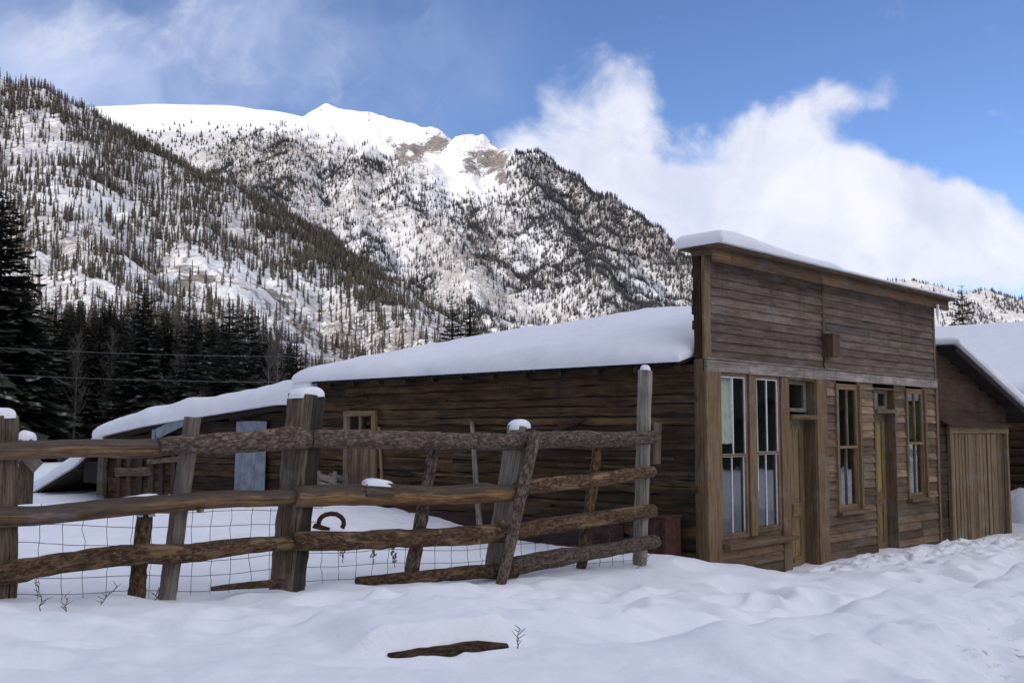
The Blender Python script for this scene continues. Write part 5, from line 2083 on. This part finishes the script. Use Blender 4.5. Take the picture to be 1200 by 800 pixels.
# rusty sheet box by the corner of the shop
p0, p1 = wall_pt(762, 640, 0.35), wall_pt(789, 640, 0.35)
mb = MB()
zt_, zb_ = wall_pt(775, 606, 0.35).z, 0.05
mid = (p0 + p1) / 2
ax = (p1 - p0) / 2
hz = (zt_ - zb_) / 2
mb.box(V3((mid.x, mid.y, zb_ + hz)), ax, V3((0, 0, hz)), E1 * 0.16, 1.0, 0.012)
mb.box(V3((mid.x, mid.y, zt_ + 0.012)), ax * 1.06, E1 * 0.175, V3((0, 0, 0.012)), 0.9, 0.006)
for k in (-0.5, 0.5):
    mb.box(V3((mid.x, mid.y, zb_ + hz)) + ax * k - E1 * 0.165, V3((0, 0, hz * 0.96)), ax * 0.05, E1 * 0.008, 0.8, 0.003)
mesh_thing(mb, 'metal_box', 'rustred', 'rusty red brown metal box standing by the shop corner', 'box', None, V3((mid.x, mid.y, zb_)))
# rust red scrap hanging on the wall
mb = MB()
cs = [(646, 508, 0.015), (655, 502, 0.05), (664, 499, 0.035), (672, 494, 0.06), (680, 493, 0.03), (690, 489, 0.015)]
rows = []
for i, (px, py, hw) in enumerate(cs):
    q = wall_pt(px, py, 0.11)
    rows.append([q + V3((0, 0, hw)) - E1 * 0.02 * (i % 2), q - E1 * 0.03, q - V3((0, 0, hw * 0.8)) - E1 * 0.012 * (i % 3)])
mb.grid(rows, False)
mb.grid([[p + E1 * 0.012 for p in r[::-1]] for r in rows], False)
mesh_thing(mb, 'rusty_scrap', 'rustred', 'crumpled rust red metal scrap hanging on the dark side wall', 'scrap metal')
# broken crate by the side door
q = wall_pt(389, 559, 0.45)
mb = MB()
for dz in (-0.10, 0.02):
    mb.plank(q + E2 * 0.22 + V3((0, 0, dz)) - E1 * 0.1, q - E2 * 0.22 + V3((0, 0, dz - 0.06)) - E1 * 0.1, 0.09, 0.018, (0, 0, 1), 1.2, 0.006)
    mb.plank(q + E2 * 0.22 + V3((0, 0, dz)) + E1 * 0.12, q - E2 * 0.22 + V3((0, 0, dz - 0.06)) + E1 * 0.12, 0.09, 0.018, (0, 0, 1), 0.8, 0.006)
for k in (-0.2, 0.2):
    mb.plank(q + E2 * k - E1 * 0.1 + V3((0, 0, 0.10)), q + E2 * k - E1 * 0.1 - V3((0, 0, 0.55)), 0.05, 0.03, E2, 1.0, 0.004)
    mb.plank(q + E2 * k + E1 * 0.12 + V3((0, 0, 0.06)), q + E2 * k + E1 * 0.12 - V3((0, 0, 0.55)), 0.05, 0.03, E2, 0.9, 0.004)
mesh_thing(mb, 'broken_crate', 'grey', 'broken pale wooden crate standing by the small side door', 'crate')
# curl of rusty iron on the snow behind the fence
def ground_under(px, py, y0, y1):
    """spot on the snow that is seen in direction px, py"""
    best = min(np.linspace(y0, y1, 120), key=lambda Y: abs(project(at(px, py, Y).x, Y, gz(at(px, py, Y).x, Y))[1] - py))
    p = at(px, py, float(best))
    p.z = gz(p.x, p.y)
    return p


q = ground_under(386, 621, 10.5, 17)
mb = MB()
pts = [q + V3((-0.12 + 0.0 * k, 0, 0.0)) for k in range(1)]
pts = [q + V3((0.16 * math.cos(k * 0.42 + 2.6) + 0.02, 0.03 * math.sin(k), 0.09 + 0.12 * math.sin(k * 0.42 + 2.6) * -1)) for k in range(11)]
mb.tube(pts, [(math.cos(j), math.sin(j)) for j in (0, 1.05, 2.1, 3.14, 4.19, 5.24)], [(0.03, 0.018)] * 11, (0, 1, 0), 1, True, 0.004)
mb.box(q + V3((-0.10, 0, 0.03)), V3((0.10, 0, -0.03)), V3((0, 0.02, 0)), V3((0.01, 0, 0.03)), 1, 0.01)
mesh_thing(mb, 'iron_scrap', 'iron', 'curl of rusty iron sticking out of snow behind the fence', 'scrap metal', None, q)

# old boards and a post topped with snow beyond the lean-to
q = at(31, 540, 21)
q.z = gz(q.x, q.y)
pile = thing('broken_stake', 'snow capped post with tilted broken grey boards beyond the lean-to', 'post', q)
mb = MB()
p = at(31, 515, 21)
mb.box(V3((q.x, q.y, (q.z - 0.2 + p.z) / 2)), V3((0, 0, (p.z - q.z + 0.2) / 2)), V3((0.11, 0, 0)), V3((0, 0.10, 0)), 0.7, 0.01)
mb.build('post', M['tie'], pile, True)
mb = MB()
mb.plank(at(18, 520, 20.8), at(45, 548, 20.8), 0.24, 0.05, (0, 0, 1), 0.7, 0.01)
mb.plank(at(15, 540, 20.7), at(40, 518, 20.7), 0.18, 0.05, (0, 0, 1), 0.6, 0.01)
mb.build('broken_board', M['grey'], pile, True)
snow_cap('snow_cap', p, 0.17, 0.15, 0.16, pile, 0, True)
snow_cap('snow_cap', at(41, 520, 20.6), 0.10, 0.08, 0.06, pile, 0, True)

# snow heap by the garage
q = at(1196, 625, 22)
mb = MB()
snow_cap('snow_heap', V3((q.x + 0.4, q.y, -0.1)), 0.9, 0.8, 0.75, None)
setp(bpy.data.objects['snow_heap'], 'rounded heap of snow beside the right edge of the plank garage', 'snow heap')
q0 = at(178, 583, 17.5)
snow_cap('snow_mound', V3((q0.x, q0.y, q0.z - 0.25)), 0.55, 0.5, 0.3, None)
setp(bpy.data.objects['snow_mound'], 'small mound of snow against upright boards of the lean-to', 'snow mound')


# ---- dry weeds
def weed(px, py, Y, h, kind, label, group=None, lean=0.0):
    q = at(px, py, Y)
    q.z = gz(q.x, q.y) - 0.02
    mb = MB()
    tri4 = [(1, 0), (-0.5, 0.87), (-0.5, -0.87)]
    n = 7
    top = q + V3((lean + random.uniform(-0.04, 0.04), random.uniform(-0.04, 0.04), h))
    pts = [q.lerp(top, i / n) + V3((random.uniform(-.01, .01), 0, 0)) for i in range(n + 1)]
    mb.tube(pts, tri4, [(0.0045 * (1 - 0.6 * i / n),) * 2 for i in range(n + 1)], (1, 0, 0), 1, True)
    for i in range(2, n + 1):
        for k in range(2 if kind == 'twig' else 4):
            a = random.uniform(0, 6.28)
            L = random.uniform(0.03, 0.09) * (1 if kind == 'twig' else 0.45) * (h / 0.3) ** 0.5
            e = pts[i] + V3((math.cos(a) * L, math.sin(a) * L, L * random.uniform(0.3, 1.0)))
            mb.tube([pts[i], e], tri4, [(0.003, 0.003), (0.0016, 0.0016)], (1, 0, 0), 1, True)
            if kind == 'seed':
                mb.box(e, (0.006, 0, 0.004), (0, 0.008, 0), (0, 0, 0.008), 0.8, 0.003)
    return mesh_thing(mb, 'dry_weed', 'weed', label, 'weed', group, q)


weed(608, 752, 6.7, 0.14, 'twig', 'single thin brown twig in the open snow beside the buried log')
weed(402, 662, 11.0, 0.26, 'seed', 'leftmost of three dry seed stalks behind the fence', 'dry stalks behind the fence')
weed(437, 664, 11.0, 0.28, 'seed', 'middle of three dry seed stalks behind the fence', 'dry stalks behind the fence')
weed(464, 668, 10.8, 0.22, 'seed', 'rightmost of three dry seed stalks behind the fence, by the bark pole', 'dry stalks behind the fence')
weed(48, 716, 7.7, 0.22, 'twig', 'tallest forked brown twig before the fence at lower left', 'twigs before the fence')
weed(78, 706, 7.9, 0.14, 'twig', 'small brown twig before the fence next to tallest twig', 'twigs before the fence')
weed(113, 706, 8.1, 0.16, 'twig', 'slanted brown twig before the fence left of short bark post', 'twigs before the fence', 0.12)
weed(180, 700, 8.6, 0.10, 'twig', 'tiny twig between short bark post and slanted grey post', 'twigs before the fence')
weed(743, 664, 11.5, 0.20, 'twig', 'bent brown twig at foot of the tall pale post', 'twigs before the fence', 0.2)
for k, (px, lab) in enumerate(((694, 'thin bare twig beside the right bark post behind bottom rail'), (712, 'wispy upright twig midway along the bottom right rail'), (730, 'spreading thin twig just left of the tall pale post'))):
    weed(px, 642, 12.3, 0.34, 'twig', lab, 'thin twigs behind the right rails', 0.05 * k)

# overhead wires from beyond the left edge to a pole hidden behind the shop
for k, (pya, pyb, lab) in enumerate(((402, 420, 'upper thin overhead wire in front of the dark spruces'), (434, 449, 'lower thin overhead wire in front of the dark spruces'))):
    a, c = at(-260, pya - 6, 33), at(600, pyb + 2, 33)
    mb = MB()
    n = 40
    mb.tube([a.lerp(c, i / n) - V3((0, 0, 0.35 * 4 * (i / n) * (1 - i / n))) + V3((0, 0, 0.2)) for i in range(n + 1)], [(1, 0), (-0.5, 0.87), (-0.5, -0.87)], [(0.0065, 0.0065)] * (n + 1), (0, 0, 1), 1, True)
    mesh_thing(mb, 'overhead_wire', 'wirepale', lab, 'wire', 'overhead wires', a)

# ================================================================== conifers one by one
def make_crown(h, r, whorls, per, twigs, seed, droop=0.35, gap=0.0, bare=0.06, power=0.85):
    g = random.Random(seed)
    V, Fc, sh = [], [], []
    for w in range(whorls):
        f = (w + g.uniform(-0.3, 0.3)) / whorls
        f = min(max(f, 0), 0.985)
        zb = h * (bare + (1 - bare) * f)
        L0 = r * (1 - f) ** power + 0.03 * r
        n = max(3, int(per * (0.55 + 0.45 * (1 - f))))
        rot = g.uniform(0, 6.28)
        for k in range(n):
            if g.random() < gap:
                continue
            a = rot + 2 * math.pi * k / n + g.uniform(-0.3, 0.3)
            L = L0 * g.uniform(0.62, 1.15)
            if g.random() < 0.06:
                L *= 1.25
            ca, sa = math.cos(a), math.sin(a)
            up = 0.25 + 0.5 * f
            dr = droop * (1 - f * 0.7) * g.uniform(0.6, 1.3)

            def pt(t, side=0.0, dz=0.0):
                x = L * t
                zz = zb + L * (up * 0.35 * t - dr * t * t + 0.10 * t ** 4) + dz
                return (ca * x - sa * side, sa * x + ca * side, zz)
            m = max(2, int(twigs * (0.5 + 0.5 * L / r)))
            sv = g.random()
            for i in range(m):
                t0 = (i + 0.35) / m
                tl = L * 0.50 * (1.0 - 0.55 * t0) * g.uniform(0.7, 1.25) + 0.04
                t1 = min(1.12, t0 + tl * 0.75 / L)
                for sgn in (-1, 1):
                    b = len(V)
                    V.append(pt(max(0, t0 - 0.22)))
                    V.append(pt(min(1.0, t0 + 0.28), 0, -0.10 * L))
                    V.append(pt(t1, sgn * tl * g.uniform(0.45, 0.75), -tl * g.uniform(0.1, 0.5)))
                    Fc.append((b, b + 1, b + 2))
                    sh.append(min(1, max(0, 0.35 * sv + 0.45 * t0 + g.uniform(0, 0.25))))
            b = len(V)
            V += [pt(0.75, -0.03 * L), pt(0.75, 0.03 * L), pt(1.1)]
            Fc.append((b, b + 1, b + 2))
            sh.append(0.8)
    b = len(V)
    V += [(0.02 * r, 0, h * 0.93), (-0.02 * r, 0.02 * r, h * 0.93), (0, 0, h)]
    Fc.append((b, b + 1, b + 2))
    sh.append(0.5)
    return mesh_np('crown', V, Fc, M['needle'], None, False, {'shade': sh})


def make_trunk(h, r0, mat='trunk', lean=0.0):
    V, Fc = [], []
    n, m = 8, 9
    for i in range(m):
        f = i / (m - 1)
        rr = r0 * (1 - f) ** 0.9 + 0.012
        for j in range(n):
            a = 2 * math.pi * j / n
            V.append((rr * math.cos(a) + lean * f * f, rr * math.sin(a), -0.5 + f * (h * 0.97 + 0.5)))
    for i in range(m - 1):
        for j in range(n):
            Fc.append((i * n + j, i * n + (j + 1) % n, (i + 1) * n + (j + 1) % n, (i + 1) * n + j))
    return mesh_np('trunk', V, Fc, M[mat], None, True, None)


PROTO = []
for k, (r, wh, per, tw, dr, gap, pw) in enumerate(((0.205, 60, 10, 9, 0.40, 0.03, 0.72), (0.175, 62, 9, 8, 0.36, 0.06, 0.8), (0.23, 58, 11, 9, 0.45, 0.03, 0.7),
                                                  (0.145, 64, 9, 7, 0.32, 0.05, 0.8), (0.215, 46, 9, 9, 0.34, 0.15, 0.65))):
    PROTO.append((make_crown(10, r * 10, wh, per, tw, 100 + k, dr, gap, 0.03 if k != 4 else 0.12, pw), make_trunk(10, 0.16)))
SMALL = []
for k, (r, wh, per, tw, dr) in enumerate(((0.16, 22, 6, 4, 0.35), (0.13, 24, 6, 4, 0.3), (0.19, 20, 6, 4, 0.4), (0.11, 24, 5, 4, 0.3))):
    SMALL.append((make_crown(10, r * 10, wh, per, tw, 200 + k, dr, 0.08, 0.04), make_trunk(10, 0.13)))
for cr, _ in SMALL:
    cr.materials.clear()
    cr.materials.append(M['needle_far'])


def conifer(x, y, zb, h, proto, label, group, wid=1.0, name='spruce_tree'):
    t = thing(name, label, 'tree', (x, y, zb), random.uniform(0, 6.28), group)
    s = h / 10
    t.scale = (s * wid, s * wid, s)
    link('trunk', proto[1], t)
    link('crown', proto[0], t)
    return t


def tree_at(px, py_top, Y, proto, label, group=None, wid=1.0):
    p = at(px, py_top, Y)
    b = gz(p.x, p.y) - 0.1
    return conifer(p.x, p.y, b, p.z - b, proto, label, group, wid)


G_NEAR = 'dark spruces standing behind the yard'
for (px, py, Y, k, wid, lab) in (
        (4, 222, 58, 2, 1.15, 'tallest dark spruce, cut by the left edge of the view'),
        (34, 315, 64, 0, 1.1, 'broad dark spruce just right of the tallest spruce'),
        (66, 336, 68, 1, 1.2, 'second dark spruce from the tallest one at far left'),
        (96, 352, 72, 3, 1.3, 'slim spruce midway between far left spruces and the big pointed spruce'),
        (138, 392, 60, 3, 1.2, 'small low spruce just left of the big pointed spruce'),
        (170, 325, 60, 0, 1.0, 'big pointed dark spruce, tallest in the middle of the stand'),
        (196, 358, 70, 1, 1.0, 'spruce half hidden behind the big pointed spruce'),
        (222, 344, 58, 1, 1.0, 'narrow spire shaped spruce right of the big pointed spruce'),
        (248, 372, 66, 0, 1.0, 'shorter spruce between the narrow spire and the ragged spruce'),
        (270, 348, 52, 4, 1.05, 'ragged open spruce with snow flecked boughs above the lean-to roof'),
        (292, 350, 60, 4, 0.9, 'second ragged spruce close behind the snow flecked one'),
        (313, 384, 62, 0, 0.9, 'rounded dark spruce right of the two ragged spruces'),
        (348, 375, 66, 1, 0.85, 'slender lone spruce above the upper end of the lean-to roof'),
        (530, 345, 88, 1, 1.25, 'left one of the pair of spruces above the shop roof'),
        (551, 339, 86, 3, 1.6, 'right and taller one of the pair of spruces above the shop roof'),
        (1127, 332, 60, 4, 0.75, 'lone thin spruce showing above the snowy roof at right')):
    tree_at(px, py, Y, PROTO[k], lab, G_NEAR if px < 400 else None, wid)

G_MID = 'shaded spruces massed behind the near row'
g5 = random.Random(5)
for i in range(150):
    Y = g5.uniform(70, 115)
    px = g5.uniform(-40, 395)
    pt_ = np.interp(px, [-40, 0, 60, 150, 250, 330, 400], [305, 322, 338, 352, 366, 384, 416]) + g5.uniform(-6, 26)
    tree_at(px, pt_, Y, PROTO[g5.choice((0, 1, 1, 3, 3))], 'dark spruce in the dense shaded stand behind the near row of spruces', G_MID, g5.uniform(0.8, 1.15))

# bare aspens between them
G_ASP = 'bare aspens among the spruces'


def make_aspen(seed, h=8):
    g = random.Random(seed)
    mb = MB()
    pr = [(math.cos(k), math.sin(k)) for k in (0, 1.57, 3.14, 4.71)]
    for i in range(46):
        f = g.uniform(0.25, 0.97)
        a = g.uniform(0, 6.28)
        L = (1 - f) * 1.7 + 0.35
        p0 = V3((0, 0, h * f))
        p1 = p0 + V3((math.cos(a) * L * 0.5, math.sin(a) * L * 0.5, L * 0.75))
        p2 = p1 + V3((math.cos(a + .4) * L * 0.25, math.sin(a + .4) * L * 0.25, L * 0.6))
        mb.tube([p0, p1, p2], pr, [(0.022, 0.022), (0.014, 0.014), (0.006, 0.006)], (1, 0, 0.2), 1, True, 0, False)
        for q in range(4):
            b = g.uniform(0, 6.28)
            s0 = p0.lerp(p1, g.random())
            mb.tube([s0, s0 + V3((math.cos(b) * 0.35, math.sin(b) * 0.35, 0.45))], pr, [(0.010, 0.010), (0.005, 0.005)], (1, 0, 0.2), 1, True, 0, False)
    o = mb.build('branches', M['aspen'])
    me = o.data
    bpy.data.objects.remove(o)
    return me, make_trunk(h, 0.09, 'aspen', g.uniform(-0.3, 0.3))


ASP = [make_aspen(s) for s in (1, 2, 3)]
for i in range(13):
    px, Y = g5.uniform(70, 330), g5.uniform(56, 75)
    p = at(px, g5.uniform(385, 425), Y)
    b = gz(p.x, p.y) - 0.1
    br, tr = ASP[i % 3]
    t = thing('aspen_tree', 'bare grey brown aspen with thin upright twigs among dark spruces', 'tree', (p.x, p.y, b), g5.uniform(0, 6.28), G_ASP)
    s = (p.z - b) / 8
    t.scale = (s, s, s)
    link('trunk', tr, t)
    link('branches', br, t)

# the nearest trees on the sunlit slope
X, Y, Z, px, py = near_sc
idx = np.where(big)[0]
G_SL = 'conifers on the lower slope'
print('lower slope trees', len(idx))
for i in idx[:200]:
    conifer(float(X[i]), float(Y[i]), float(Z[i]) - 0.3, float(rng.uniform(6.5, 12.5)), SMALL[int(rng.integers(4))],
            'small conifer on the lower mountain slope above the spruce stand', G_SL, 1.0, 'conifer_tree')
